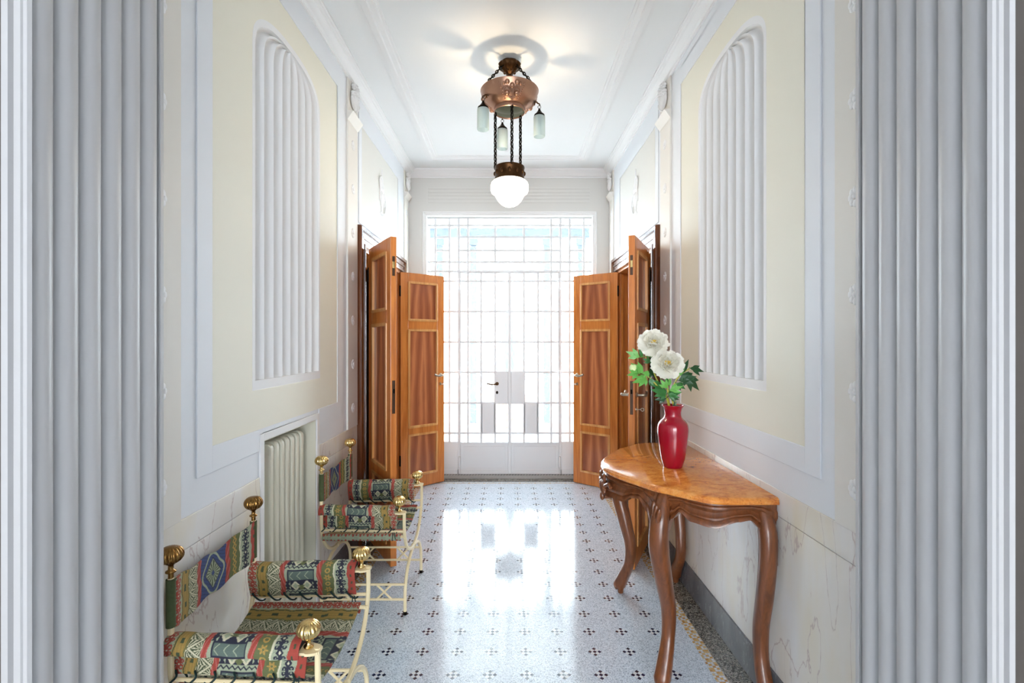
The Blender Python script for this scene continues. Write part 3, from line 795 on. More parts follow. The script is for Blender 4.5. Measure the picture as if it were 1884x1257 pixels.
for k in range(6): m.ell((.02 + .02 * cos(k * PI / 3), -.25, .94 + .02 * sin(k * PI / 3)), (.009, .012, .009), 8, 5)
obj('valve', m, M['valve'], rad, smooth=True)

# ------------------------------------------------------------------ console table
TY = 2.525
half = [(-.55, 1.077), (-.55, .96), (-.548, .86), (-.528, .79), (-.465, .722), (-.412, .672), (-.378, .634), (-.30, .586), (-.17, .513), (-.07, .478), (0, .470)]
pts = [(x, TY + y, 0) for y, x in half] + [(x, TY - y, 0) for y, x in half[::-1][1:]]
out = catmull(pts, 6)
def offset(curve, d):
    r = []
    for i, p in enumerate(curve):
        t = curve[min(i + 1, len(curve) - 1)] - curve[max(i - 1, 0)]; t.normalize()
        n = Vector((t.y, -t.x, 0))      # toward the wall (+x)
        q = p + n * d
        q.x = min(q.x, 1.077); r.append(q)
    r[0].x = 1.077; r[-1].x = 1.077
    return r
tab = tag(empty('console_table', (.85, TY, 0)), 'carved walnut console table with glossy burl top against the right wall', 'table')
O = Vector((.85, TY, 0))
tp = MB(); lay = [(.012, .845), (.003, .848), (.0, .855), (.003, .861), (.002, .866), (.008, .872), (.014, .875)]
loops = [[(*(q - O).xy, z) for q in offset(out, d)] for d, z in lay]; n = len(out)
vs = [p for L in loops for p in L]; fs = []
for a in range(len(lay) - 1):
    for i in range(n): fs.append((a * n + i, a * n + (i + 1) % n, (a + 1) * n + (i + 1) % n, (a + 1) * n + i))
fs.append(tuple(range(n))[::-1]); fs.append(tuple((len(lay) - 1) * n + i for i in range(n)))
tp.add(vs, fs); obj('table_top', tp, M['burl'], tab, smooth=True, angle=30)
# apron: bottom edge drops and rises along the outline
ln = [0]
for i in range(1, n): ln.append(ln[-1] + (out[i] - out[i-1]).length)
Ltot = ln[-1]; cornerS = ln[6 * 6] / Ltot
def bottom(sv):
    sv = sv if sv <= .5 else 1 - sv
    A = [(0, .60), (.018, .66), (.035, .745), (.06, .782), (.085, .775), (cornerS * .5, .748), (cornerS * .70, .755), (cornerS - .055, .782), (cornerS - .035, .745), (cornerS - .018, .66), (cornerS, .60),
         (cornerS + .018, .66), (cornerS + .036, .745), (cornerS + .062, .786), (cornerS + .085, .778), (cornerS + .125, .742), (cornerS + .15, .738), (.485, .725), (.5, .70)]
    for k in range(len(A) - 1):
        if A[k][0] <= sv <= A[k+1][0]:
            t = (sv - A[k][0]) / (A[k+1][0] - A[k][0]); t = t * t * (3 - 2 * t)
            return A[k][1] + (A[k+1][1] - A[k][1]) * t
    return .75
prof = [(0, .020), (.10, .020), (.14, .012), (.22, .012), (.30, .024), (.42, .030), (.55, .024), (.62, .016), (.70, .016), (.78, .024), (.88, .014), (1.0, .012), (1.0, .045), (.5, .052), (0, .052)]
den = []
for i in range(n - 1):
    for k in range(3): den.append((out[i].lerp(out[i+1], k / 3), (ln[i] + (ln[i+1] - ln[i]) * k / 3) / Ltot))
den.append((out[-1], 1.0))
dc = [p for p, _ in den]; offs = {d: offset(dc, d) for d in set(d for _, d in prof)}
ap = MB()
def af(i, j):
    q, sv = den[i]; fr_, d = prof[j]; zb = bottom(sv)
    p = offs[d][i] - O; return (p.x, p.y, .846 - fr_ * (.846 - zb))
N1 = len(den); N2 = len(prof)
vs = [af(i, j) for i in range(N1) for j in range(N2)]; fs = []
for i in range(N1 - 1):
    for j in range(N2): fs.append((i * N2 + j, (i + 1) * N2 + j, (i + 1) * N2 + (j + 1) % N2, i * N2 + (j + 1) % N2))
fs.append(tuple(range(N2))); fs.append(tuple((N1 - 1) * N2 + j for j in range(N2))[::-1])
ap.add(vs, fs); obj('apron', ap, M['walnut'], tab, smooth=True, angle=45)
def leg(path, rads):
    P = catmull(path, 8); R = []
    for i in range(len(P)):
        t = i / 8; k = min(int(t), len(rads) - 2); R.append(rads[k] + (rads[k+1] - rads[k]) * (t - k))
    m = MB(); m.tube([p - O for p in P], R, 14, sq=.82); return m
rr = [.026, .038, .041, .036, .031, .028, .033, .036, .026]
rw = [.024, .034, .033, .032, .030, .028, .031, .033, .025]
for s in (-1, 1):
    y = lambda d: TY + s * d
    f = 0 if s < 0 else 1      # the far legs splay a little more
    obj('leg', leg([(.680, y(.362), .84), (.646, y(.400), .735), (.640, y(.402), .62), (.672, y(.367), .46), (.702, y(.337 + .02 * f), .32), (.700, y(.337 + .04 * f), .20), (.676, y(.367 + .055 * f), .10), (.660, y(.385 + .06 * f), .045), (.662, y(.380 + .06 * f), .030)], rr), M['walnut'], tab, smooth=True)
    obj('leg', leg([(1.036, y(.492), .84), (1.038, y(.532), .735), (1.038, y(.535), .62), (1.038, y(.510), .46), (1.038, y(.480), .32), (1.038, y(.482), .20), (1.038, y(.515 + .03 * f), .10), (1.038, y(.535 + .04 * f), .045), (1.038, y(.532 + .04 * f), .030)], rw), M['walnut'], tab, smooth=True)
    for (fx, fy) in ((.664, y(.378 + .06 * f)), (1.038, y(.530 + .04 * f))):
        m = MB(); m.lathe([(.015, 0), (.017, .004), (.020, .034), (.018, .036)], 16, (fx - O.x, fy - O.y, 0)); obj('foot', m, M['walnut'], tab, smooth=True)
cs = MB()
for k in range(7):
    a = (k - 3) * .36
    cs.ell((.470 - O.x + .006, .034 * sin(a), .775 - .032 * cos(a) + .02), (.013, .011, .040), 10, 8, Matrix.Rotation(a, 3, 'X'))
for sgn in (-1, 1):
    cs.torus((.474 - O.x, sgn * .034, .815), .016, .007, Matrix.Rotation(PI / 2, 3, 'Y'), 16, 8)
    cs.tube(catmull([(.478 - O.x, sgn * .03, .80), (.476 - O.x, sgn * .06, .785), (.486 - O.x, sgn * .095, .80), (.49 - O.x, sgn * .12, .79)], 6), .009, 8)
cs.ell((.472 - O.x, 0, .715), (.012, .014, .022), 10, 8)
obj('carved_shell', cs, M['walnut'], tab, smooth=True)
for s in (-1, 1):     # carved knee leaves
    kl = MB()
    for k in range(5):
        a = (k - 2) * .32
        kl.ell((.620 - O.x + .004 * abs(k - 2), s * (.402 + .0) + s * 0 + .018 * (k - 2), .775 - .008 * abs(k - 2)), (.012, .008, .042), 8, 6, Matrix.Rotation(-a * .6, 3, 'X'))
    obj('knee_carving', kl, M['walnut'], tab, smooth=True)

# ------------------------------------------------------------------ vase and flowers
VX, VY = .817, 2.478
vz = [(.043, 0), (.047, .004), (.0585, .045), (.068, .108), (.0745, .165), (.0755, .190), (.0720, .212), (.061, .230), (.047, .243), (.0405, .255), (.040, .270), (.0435, .290), (.0525, .306), (.0515, .309), (.041, .292), (.036, .270), (.037, .255), (.044, .240), (.058, .226), (.068, .208), (.071, .19), (.064, .108), (.04, .012), (.0, .010)]
vb = MB(); P = catmull([(r, 0, z) for r, z in vz], 4); vb.lathe([(max(p.x, 0), p.z) for p in P], 48, cap=False)
vb.lathe([(0, 0), (.043, 0)], 48, cap=False)
tag(obj('vase', vb, M['vase'], smooth=True, angle=60, loc=(VX, VY, .875)), 'glossy red vase standing on the console table', 'vase')

def px(c, Z, ox=1140, oy=590, sc=4.335):
    x = ox + c[0] / sc; y = oy + c[1] / sc
    return Vector(((x - 937.6) * Z / 911, Z, 1.5 - (y - 629) * Z / 911))
def leafmesh(base, tip, mb, lobes=3, wid=.26, facing=Vector((-.25, -1, .25))):
    """lobed leaf from base to tip"""
    d = tip - base; L = d.length; d.normalize(); nrm = (facing - d * facing.dot(d)).normalized(); sd = d.cross(nrm)
    def blade(b, dr, l, w):
        s2 = dr.cross(nrm); K = 8
        def f(u, v):
            t = u; ww = w * (sin(PI * min(t * 1.02, 1) ** .75)) * (1 - .15 * t)
            o = (v - .5) * 2
            return b + dr * (l * t) + s2 * (o * ww) + nrm * (-.10 * l * t * t + .10 * ww * abs(o) + .03 * l * sin(t * 5))
        mb.grid(f, K, 4)
    blade(base, d, L, L * wid * .42)
    if lobes >= 3:
        for a in (-.62, .62):
            dr = (d * cos(a) + sd * sin(a)).normalized(); blade(base + d * L * .16, dr, L * .66, L * wid * .34)
    if lobes >= 5:
        for a in (-1.15, 1.15):
            dr = (d * cos(a) + sd * sin(a)).normalized(); blade(base + d * L * .06, dr, L * .48, L * wid * .28)
def flower_head(c, R, nrm, name_par, seed, org):
    rnd = random.Random(seed); nrm = nrm.normalized()
    a = nrm.orthogonal().normalized(); b = nrm.cross(a)
    mb = MB()
    for ring, (cnt, ln_, tilt, wd) in enumerate(((7, 1.0, .05, .52), (7, .96, .25, .50), (7, .84, .48, .46), (6, .66, .72, .40), (5, .44, .98, .34))):
        for k in range(cnt):
            th = 2 * PI * (k + .5 * (ring % 2)) / cnt + rnd.uniform(-.15, .15)
            rad = a * cos(th) + b * sin(th); tg = nrm.cross(rad)
            l = R * ln_ * rnd.uniform(.9, 1.08); tl = tilt + rnd.uniform(-.1, .1); w = R * wd * rnd.uniform(.9, 1.1); ph = rnd.uniform(0, 6)
            def f(u, v):
                o = (v - .5) * 2; t = .08 + .92 * u
                ang = tl + .55 * (t - .35) * (1 if ring > 1 else -.25)
                p = rad * (l * t * cos(ang)) + nrm * (l * t * sin(ang) + .02 * R * ring)
                ww = w * sin(min(1, t * 1.05) * PI * .60) ** .8 * (1 - max(0, t - .86) * 2.2)
                ruff = .025 * R * sin(o * 5 + ph) * t * t
                edge = 1 - .10 * abs(sin(o * 4.5 + ph)) * (t > .85)
                return c - org + p * edge + tg * (o * ww) + nrm * (.16 * w * o * o + ruff)
            mb.grid(f, 7, 8)
    obj('petals', mb, M['petal'], name_par, smooth=True, angle=80)
    st = MB()
    for k in range(34):
        th = rnd.uniform(0, 2 * PI); r = R * .17 * math.sqrt(rnd.random())
        q = c - org + (a * cos(th) + b * sin(th)) * r
        st.tube([q + nrm * (.02 * R), q + nrm * (.30 * R)], .0012, 5); st.ell(q + nrm * (.32 * R), (.003, .003, .003), 6, 4)
    obj('stamens', st, M['stamen'], name_par, smooth=True)
mouth = Vector((VX, VY, .875 + .30)); inv = Vector((VX, VY, .93))
def plant(name, label, cat, stem, leaves, dx_):
    org = Vector((VX, VY, .89)); r = tag(empty(name, org), label, cat, 'flowers in the red vase')
    m = MB(); m.tube([p - org for p in catmull(stem, 8)], .0036, 8); obj('stem', m, M['stem'], r, smooth=True)
    for (b, t, mt, lb, Z) in leaves:
        q = MB(); B = px(b, Z); T = px(t, Z - random.uniform(.0, .03)); leafmesh(B - org, T - org, q, lb, random.uniform(.42, .56), Vector((random.uniform(-.5, .3), -1, random.uniform(.1, .7))))
        # leaf stalk back to the nearest stem point
        near = min(catmull(stem, 8), key=lambda p: (p - B).length)
        if near.z < 1.19: near = Vector((near.x, near.y, 1.19))
        q.tube([near - org, (near + B) / 2 - org + Vector((0, 0, .004)), B - org], .0018, 6)
        obj('leaf', q, M[mt], r, smooth=True, angle=80)
    return r, org
off = lambda a, z=.0: Vector((VX + .016 * cos(a), VY + .016 * sin(a), .90))
nk = lambda a: Vector((VX + .022 * cos(a), VY + .022 * sin(a), 1.17))
c1 = px((268, 188), 2.50); c2 = px((376, 352), 2.40)
r, og = plant('peony', 'fully open white peony, the higher one leaning left in the red vase', 'flower',
    [off(2), nk(2), px((345, 560), 2.46), px((270, 400), 2.50), c1 + Vector((0, .012, -.01))],
    [((250, 335), (185, 300), 'leaf_mid', 3, 2.49), ((180, 290), (158, 228), 'leaf_mid', 1, 2.49), ((160, 292), (52, 245), 'leaf_light', 3, 2.48), ((290, 300), (300, 248), 'leaf_light', 1, 2.47), ((340, 520), (245, 510), 'leaf_mid', 3, 2.45), ((240, 380), (300, 470), 'leaf_dark', 3, 2.52)], 0)
flower_head(c1, .078, Vector((-.12, -1, .55)), r, 3, og)
r, og = plant('peony', 'fully open white peony, the lower one nearer the wall', 'flower',
    [off(4.6), nk(4.6), px((388, 580), 2.43), px((380, 450), 2.42), c2 + Vector((0, .012, -.01))],
    [((372, 590), (248, 542), 'leaf_mid', 5, 2.42), ((372, 620), (280, 630), 'leaf_dark', 3, 2.43), ((382, 540), (325, 470), 'leaf_light', 3, 2.41), ((400, 560), (505, 520), 'leaf_light', 3, 2.41), ((392, 600), (500, 565), 'leaf_mid', 5, 2.42), ((395, 520), (360, 440), 'leaf_mid', 1, 2.41), ((395, 520), (405, 450), 'leaf_light', 1, 2.41), ((400, 610), (478, 630), 'leaf_dark', 3, 2.44)], 0)
flower_head(c2, .080, Vector((-.10, -1, .42)), r, 11, og)
bp = px((108, 385), 2.46)
r, og = plant('peony', 'peony stem with a closed pale bud at the left of the bunch', 'flower',
    [off(3.3), nk(3.3), px((330, 560), 2.44), px((210, 430), 2.45), px((130, 400), 2.46), bp],
    [((190, 420), (95, 332), 'leaf_light', 3, 2.45), ((150, 420), (62, 432), 'leaf_light', 3, 2.45), ((215, 465), (102, 490), 'leaf_light', 5, 2.44), ((230, 400), (190, 455), 'leaf_light', 3, 2.44), ((160, 425), (150, 385), 'leaf_light', 1, 2.44), ((240, 460), (270, 520), 'leaf_mid', 3, 2.44)], 0)
b_ = MB()
for k in range(5):
    a = k * 2 * PI / 5; b_.ell(bp - og + Vector((.008 * cos(a), .008 * sin(a), .004)), (.012, .012, .018), 10, 8)
obj('bud', b_, M['bud'], r, smooth=True)
plant('peony_spray', 'dark green leafy spray at the right of the bunch, toward the wall', 'foliage',
    [off(.4), nk(.4), px((410, 580), 2.46), px((470, 450), 2.48), px((560, 380), 2.48)],
    [((500, 420), (548, 305), 'leaf_dark', 1, 2.47), ((560, 380), (682, 402), 'leaf_dark', 3, 2.47), ((520, 440), (650, 555), 'leaf_dark', 5, 2.46), ((470, 480), (615, 440), 'leaf_dark', 3, 2.46), ((450, 500), (530, 545), 'leaf_mid', 3, 2.46), ((470, 440), (520, 380), 'leaf_light', 1, 2.46), ((425, 690), (495, 682), 'leaf_dark', 1, 2.45), ((425, 685), (458, 648), 'leaf_dark', 1, 2.45)], 0)

# ------------------------------------------------------------------ chairs
CL = {k: np.array(srgb(*v)) for k, v in dict(red=(172,64,50), gold=(166,136,66), green=(66,80,52), sage=(170,180,152), navy=(26,30,58), blue=(52,72,126), cream=(222,216,184), olive=(102,110,66), teal=(94,112,104), ochre=(190,152,74), rose=(196,104,98)).items()}
def pattern(x, y, L, medal=False):
    """tribal stripes along x (0..L metres), motifs repeat along y (metres)"""
    u = x / L; c = np.empty(x.shape + (3,)); c[:] = CL['sage']
    def put(m, k): c[m] = CL[k]
    wob = .006 * np.sin(y * 55 + 1.3) + .003 * np.sin(y * 140)
    uw = u + wob
    # red scrolls on sage
    m = uw < .085
    put(m & (((np.sin(x * 900) * np.sin(y * 800 + x * 300)) > .86)), 'navy')
    xc = .042 * L; yy = np.mod(y, .040) - .020; put(m & (np.abs(x - xc - .0045 * np.sin(2 * PI * y / .040)) < .0042), 'red')
    for sx in (-1, 1):
        put(m & (np.abs(np.hypot(x - xc - sx * .0085, yy - sx * .009) - .0058) < .0026), 'red'); put(m & (np.abs(np.hypot(x - xc + sx * .0085, yy - sx * .009) - .0050) < .0020), 'red')
    put(m & (np.hypot(x - xc, yy) < .0065), 'red'); put(m & (np.hypot(x - xc, yy) < .0028), 'cream')
    # gold with dashes
    m = (uw >= .085) & (uw < .185); put(m, 'gold'); put(m & (np.abs(np.sin(u * 130)) > .96), 'ochre'); put(m & (np.abs(uw - .095) < .004), 'green'); put(m & (np.abs(uw - .178) < .004), 'olive')
    put(m & (np.abs(uw - .137) < .012) & (np.mod(y + .01 * np.sin(y * 30), .05) < .018), 'green')
    # white zigzag with fans on green
    m = (uw >= .185) & (uw < .30); put(m, 'green'); w = .115 * L; t = np.abs(np.mod(y / .055, 1) * 2 - 1); xz = .185 * L + w * (.12 + .76 * t)
    ph = np.arctan2(np.mod(y, .055) - .0275, np.where(x < xz, x - .185 * L, x - .30 * L)); put(m & (np.sin(ph * 17) > .1) & (np.abs(x - xz) > .008), 'cream')
    put(m & (np.abs(x - xz) < .0085), 'green'); put(m & (np.abs(x - xz) < .0048), 'cream')
    put((uw >= .30) & (uw < .345), 'red'); put((uw >= .30) & (uw < .345) & (np.abs(np.sin(x * 1500 + y * 60)) > .93), 'rose')
    # main field
    m = (uw >= .345) & (uw < .645); xm = x - .495 * L; hw = .15 * L
    if medal:
        yy = y - .085; put(m, 'blue'); e = np.hypot(xm / (hw * .86), yy / .085)
        put(m & (np.sin(x * 260 + y * 420) > .93), 'navy')
        lob = 1 + .10 * np.cos(4 * np.arctan2(yy / .085, xm / hw)); put(m & (np.abs(e / lob - .92) < .06), 'sage')
        e2 = np.abs(xm) / (hw * .62) + np.abs(yy) / .066; put(m & (e2 < 1.0), 'sage'); put(m & (e2 < .9), 'green')
        an = np.arctan2(yy, xm); put(m & (e2 < .88) & (np.sin(an * 16) > -.1) & (e2 > .22), 'sage'); put(m & (e2 < .2), 'blue'); put(m & (np.abs(e2 - 1) < .05), 'navy')
    else:
        q = np.mod(y, .118); put(m, 'sage')
        a = m & (q < .052); ya = q - .026
        put(a & (np.abs(xm) < hw * .84), 'navy'); put(a & (np.abs(xm) < hw * .76) & (np.abs(ya) < .019), 'teal')
        put(a & (np.abs(xm) < hw * .7) & (np.abs(ya) < .017) & (np.abs(np.mod(xm, .03) - .015 - np.abs(ya) * .8) < .0018), 'sage')
        b = m & (q >= .052) & (q < .098); yb = q - .075
        put(b & (np.abs(np.abs(xm) - hw * .86) < .008 + .003 * np.sin(y * 300)), 'navy')
        put(b & (np.abs(xm) < hw * .68), 'navy')
        dd = np.abs(np.abs(xm) - hw * .36) / (hw * .29) + np.abs(yb) / .026; put(b & (dd < 1.05), 'cream'); put(b & (dd < .6), 'sage')
        put(b & (np.abs(xm) < .014 - np.abs(yb - .012)), 'olive'); put(b & (np.abs(yb) < .003) & (np.abs(xm) < hw * .2), 'olive')
        d = m & (q >= .098); t = np.abs(np.mod(x / .018, 1) * 2 - 1); put(d & (np.abs(q - .102 - .010 * t) < .003), 'navy'); put(d & (np.hypot(np.mod(x, .018) - .009, q - .104) < .0028), 'navy')
    put((uw >= .645) & (uw < .69), 'red'); put((uw >= .645) & (uw < .69) & (np.abs(np.sin(x * 1500 + y * 60)) > .93), 'rose')
    # olive with golden flowers
    m = (uw >= .69) & (uw < .80); put(m, 'olive'); xm = x - .745 * L; q = np.mod(y, .062) - .031
    if medal:
        t = np.abs(np.mod(y / .05, 1) * 2 - 1); put(m & (np.abs(xm - .018 * (t - .5)) < .0035), 'ochre'); put(m & (np.abs(xm + .018 * (t - .5)) < .0028), 'ochre')
    else:
        r = np.hypot(xm, q); an = np.arctan2(q, xm); f = .016 * (.68 + .32 * np.cos(6 * an + .5)); put(m & (r < f), 'ochre'); put(m & (r < .004), 'olive')
        put(m & (np.abs(r - .009) < .001), 'gold')
        put(m & (np.abs(np.hypot(xm, np.abs(q) - .031) - .008) < .0024), 'ochre')
    # cream with navy scrolls
    m = (uw >= .80) & (uw < .93); put(m, 'cream'); put(m & (uw > .815), 'sage'); xm = x - .868 * L; q = np.mod(y, .046) - .023
    put(m & ((np.sin(x * 900) * np.sin(y * 800 + x * 300)) > .9), 'navy')
    dd = np.abs(xm) / .0125 + np.abs(q) / .0165
    put(m & (np.abs(xm - .002 * np.sin(y * 130)) < .0052), 'navy')
    for sx in (-1, 1):
        put(m & (np.abs(np.hypot(np.abs(xm) - .0115, q - sx * .0165) - .0050) < .0027) & (np.abs(q) < .0205), 'navy')
    put(m & (dd < 1), 'navy'); put(m & (dd < .36), 'cream')
    m = uw >= .93; put(m, 'red'); put(m & (np.abs(uw - .965) < .008) & (np.mod(y, .035) < .014), 'green')
    return c
def cloth(name, fn, nu, nv, L, Wd, parent, flip=False, medal=False, thick=.004, byy=0):
    U, V = np.meshgrid(np.linspace(0, 1, nu + 1), np.linspace(0, 1, nv + 1), indexing='ij')
    X, Y, Z = fn(U, V)
    co = np.stack([X, Y, Z], -1).reshape(-1, 3)
    idx = np.arange((nu + 1) * (nv + 1)).reshape(nu + 1, nv + 1)
    fs = np.stack([idx[:-1, :-1], idx[1:, :-1], idx[1:, 1:], idx[:-1, 1:]], -1).reshape(-1, 4)
    me = bpy.data.meshes.new(name); me.from_pydata(co.tolist(), [], fs.tolist())
    me.polygons.foreach_set('use_smooth', [True] * len(fs))
    UU = np.clip((Y + byy) / (2 * byy), 0, 1) if byy else U
    pu = (1 - UU if flip else UU) * L
    c = pattern(pu, V * Wd, L, medal).reshape(-1, 3)
    rgba = np.ones((c.shape[0], 4), dtype=np.float32); rgba[:, :3] = c
    at = me.color_attributes.new('Col', 'FLOAT_COLOR', 'POINT'); at.data.foreach_set('color', rgba.ravel())
    me.materials.append(M['fabric']); o = bpy.data.objects.new(name, me); COL.objects.link(o); o.parent = parent
    m = o.modifiers.new('thick', 'SOLIDIFY'); m.thickness = thick; m.offset = 0
    return o
def poly_interp(pl, V):
    pl = np.array(pl); d = np.r_[0, np.cumsum(np.hypot(*np.diff(pl, axis=0).T))]; t = V * d[-1]
    return np.interp(t, d, pl[:, 0]), np.interp(t, d, pl[:, 1]), d[-1]

def finial(mb, x, y, z):
    """gadrooned onion knob on a small turned neck"""
    prof = [(.010, 0), (.015, .003), (.015, .007), (.008, .011), (.0075, .024), (.013, .028), (.016, .031)]
    mb.lathe(prof, 20, (x, y, z))
    pf = []
    for i in range(15):
        th = PI * i / 14; pf.append((max(.0005, .036 * sin(th) ** .85), .029 + .027 - .027 * cos(th)))
    mb.lathe(pf, 96, (x, y, z), mod=lambda a, zz: 1 - .10 * abs(cos(8 * a + zz * 18)) ** 3)

def make_chair(label, loc, flip, darkback):
    r = tag(empty('folding_armchair', loc), label, 'chair', 'tapestry armchairs along the left wall')
    xb, xf, hw, rb = -.215, .245, .25, .0085
    HB, HF, DZ = .245, .268, -.024
    hy = lambda x: HB + (HF - HB) * (x - xb) / (xf - xb)
    def splay(m, s):           # the arms spread a little toward the front
        m.v = [(p[0], p[1] + s * (hy(p[0]) - hw), p[2] + DZ) for p in m.v]; return m
    MM = M['chair_metal']
    for x, top, hu in ((xb, .775, HB), (xf, .600 + DZ, HF)):
        for s in (-1, 1):
            p = [(x, s * hu, top), (x, s * hu, .52)]
            for k in range(0, 13):
                a = PI / 2 * k / 12; p.append((x, s * hu * cos(a), .50 - .215 * sin(a)))
            m = MB(); m.tube(p, rb, 8, sq=.7); obj('curved_upright', m, MM, r, smooth=True)
            p = []
            for k in range(0, 13):
                a = PI / 2 * k / 12; p.append((x, s * .247 * sin(a), .10 + .178 * cos(a)))
            p.append((x, s * .247, .014))
            m = MB(); m.tube(p, rb, 8, sq=.7); lg = obj('leg', m, MM, r, smooth=True)
            m = MB(); m.lathe([(.011, 0), (.012, .003), (.010, .018)], 12, (x, s * .247, 0)); obj('foot_cap', m, M['iron'], lg, smooth=True)
        m = MB(); m.ell((x, 0, .282), (.014, .014, .014), 10, 8); obj('pivot', m, MM, r, smooth=True)
    for s in (-1, 1):
        y = s * .247; m = MB()
        for z in (.165, .083): m.tube([(xb, y, z), (xf, y, z)], .0065, 8)
        for xc in (xb + .115, xf - .115):
            m.tube([(xc - .042, y, .165), (xc + .042, y, .083)], .0055, 8); m.tube([(xc + .042, y, .165), (xc - .042, y, .083)], .0055, 8)
        obj('side_stretcher', m, MM, r, smooth=True)
        m = MB(); m.tube([(xb, s * .24, .425), (xf, s * .24, .425)], .0075, 8); m.tube([(xf, s * .24, .425), (xf, s * .26, .425)], .007, 8); obj('seat_rail', m, MM, r, smooth=True)
        m = MB(); m.tube([(xb, s * hw, .488), (xf, s * hw, .488)], .0065, 8)
        m.box(xb - .01, xf - .03, s * hw - .024, s * hw + .024, .588, .596)
        K = 10
        for k in range(K):     # rounded nose of the arm plate
            x0 = xf - .03 + .04 * k / K; x1 = xf - .03 + .04 * (k + 1) / K; w = .024 * math.sqrt(max(0, 1 - (k / K) ** 2)) + .004
            m.box(x0, x1, s * hw - w, s * hw + w, .588, .596)
        obj('arm_rail', splay(m, s), MM, r)
        # cloth arm: outer flap, roll, inner sling down to the lace rail
        pl = [(.036, .582), (.037, .592)]
        for k in range(13):
            a = PI * k / 12; pl.append((.036 * cos(a), .596 + .030 * sin(a)))
        pl += [(-.034, .572), (-.028, .548), (-.020, .522), (-.012, .497)]
        x0, x1 = xb - .005, xf - .045
        def fn(U, V, s=s):
            o, z, Lw = poly_interp(pl, V); end = np.clip(np.minimum(U, 1 - U) / .02, 0, 1)
            X_ = x0 + (x1 - x0) * U + 0 * V; return X_, s * (hy(X_) + o * (.92 + .08 * end)), z + DZ + .0015 * np.sin(U * 23 + s)
        arm = cloth('arm_rest', fn, 230, 120, .42, .25, r, flip=flip)
        # padding under the roll
        m = MB(); pp = [(.032 * cos(PI * k / 10), .597 + .026 * sin(PI * k / 10)) for k in range(11)]
        m.prism(pp, lambda p, t, s=s: (t, s * (hw + p[0]), p[1]), x0 + .006, x1 - .006); obj('padding', splay(m, s), M['black'], arm)
        lc = MB()
        for k in range(7):
            xx = x0 + .025 + k * (x1 - x0 - .05) / 6; yo = s * (hw - .014)
            lc.tube(catmull([(xx - .012, yo - s * .008, .509), (xx, yo - s * .010, .499), (xx + .016, yo - s * .008, .485), (xx + .026, yo + s * .008, .478), (xx + .030, yo + s * .020, .487)], 4), .0032, 6)
            lc.ell((xx - .012, yo - s * .006, .510), (.005, .005, .005), 8, 5)
            lc.tube(catmull([(xx - .012, s * (hw - .010), .509), (xx, s * (hw + .004), .499), (xx - .016, s * (hw + .012), .483)], 4), .0032, 6)
        lc.tube(catmull([(x1 - .02, s * hw, .50), (x1 - .018, s * hw - .004, .47), (x1 - .022, s * hw, .435)], 5), .0022, 6); lc.tube(catmull([(x1 - .015, s * hw, .50), (x1 - .008, s * hw - .006, .475), (x1 - .004, s * hw, .445)], 5), .0022, 6)
        obj('lacing', splay(lc, s), M['teal'], arm, smooth=True)
        f = MB(); finial(f, xf - .028, s * hw, .598); obj('finial', splay(f, s), M['brass'], r, smooth=True, angle=60)
        f = MB(); f.tube([(xb, s * HB, .77), (xb, s * HB, .795)], .008, 8); finial(f, xb, s * HB, .79); obj('finial', f, M['old_brass'] if darkback else M['brass'], r, smooth=True, angle=60)
    sp_ = [(-.236, .405), (-.249, .410), (-.254, .424), (-.249, .438)] + [(-.24 + .48 * k / 20, .438 - .045 * (1 - ((k - 10) / 10) ** 2)) for k in range(21)] + [(.249, .438), (.254, .424), (.249, .410), (.236, .405)]
    def fseat(U, V):
        y, z, _ = poly_interp(sp_, U); return xb + .005 + (xf - xb - .03) * V, y, z + .004 * np.sin(V * 9) * np.clip(1 - (y / .2) ** 2, 0, 1)
    cloth('seat', fseat, 240, 170, .49, .43, r, flip=not flip, thick=.008, byy=.256)
    def fback(U, V):
        y = -.247 + .494 * U; sag = np.cos(y / .247 * PI / 2)
        return xb + .012 - .030 * sag - .012 * np.clip((np.abs(y) - .230) / .017, 0, 1), y, .618 + .158 * V - .028 * sag * (.4 + .6 * V) + .006 * np.sin(U * 19) * sag
    bk = cloth('backrest', fback, 260, 100, .504, .17, r, medal=True, thick=.005)
    def wrap(s):
        m = MB(); m.tube([(xb, s * HB, .625), (xb, s * HB, .772)], .0135, 14); return m
    for s in (-1, 1): obj('post_sleeve', wrap(s), simple('dark green sleeve', srgb(66,76,44), .8, .3, 90), bk, smooth=True)
    return r
make_chair('nearer tapestry armchair with brass knobs, cut off by the left jamb', (-.825, 1.765, 0), False, True)
make_chair('farther tapestry armchair with brass knobs, beyond the radiator', (-.82, 2.97, 0), True, False)

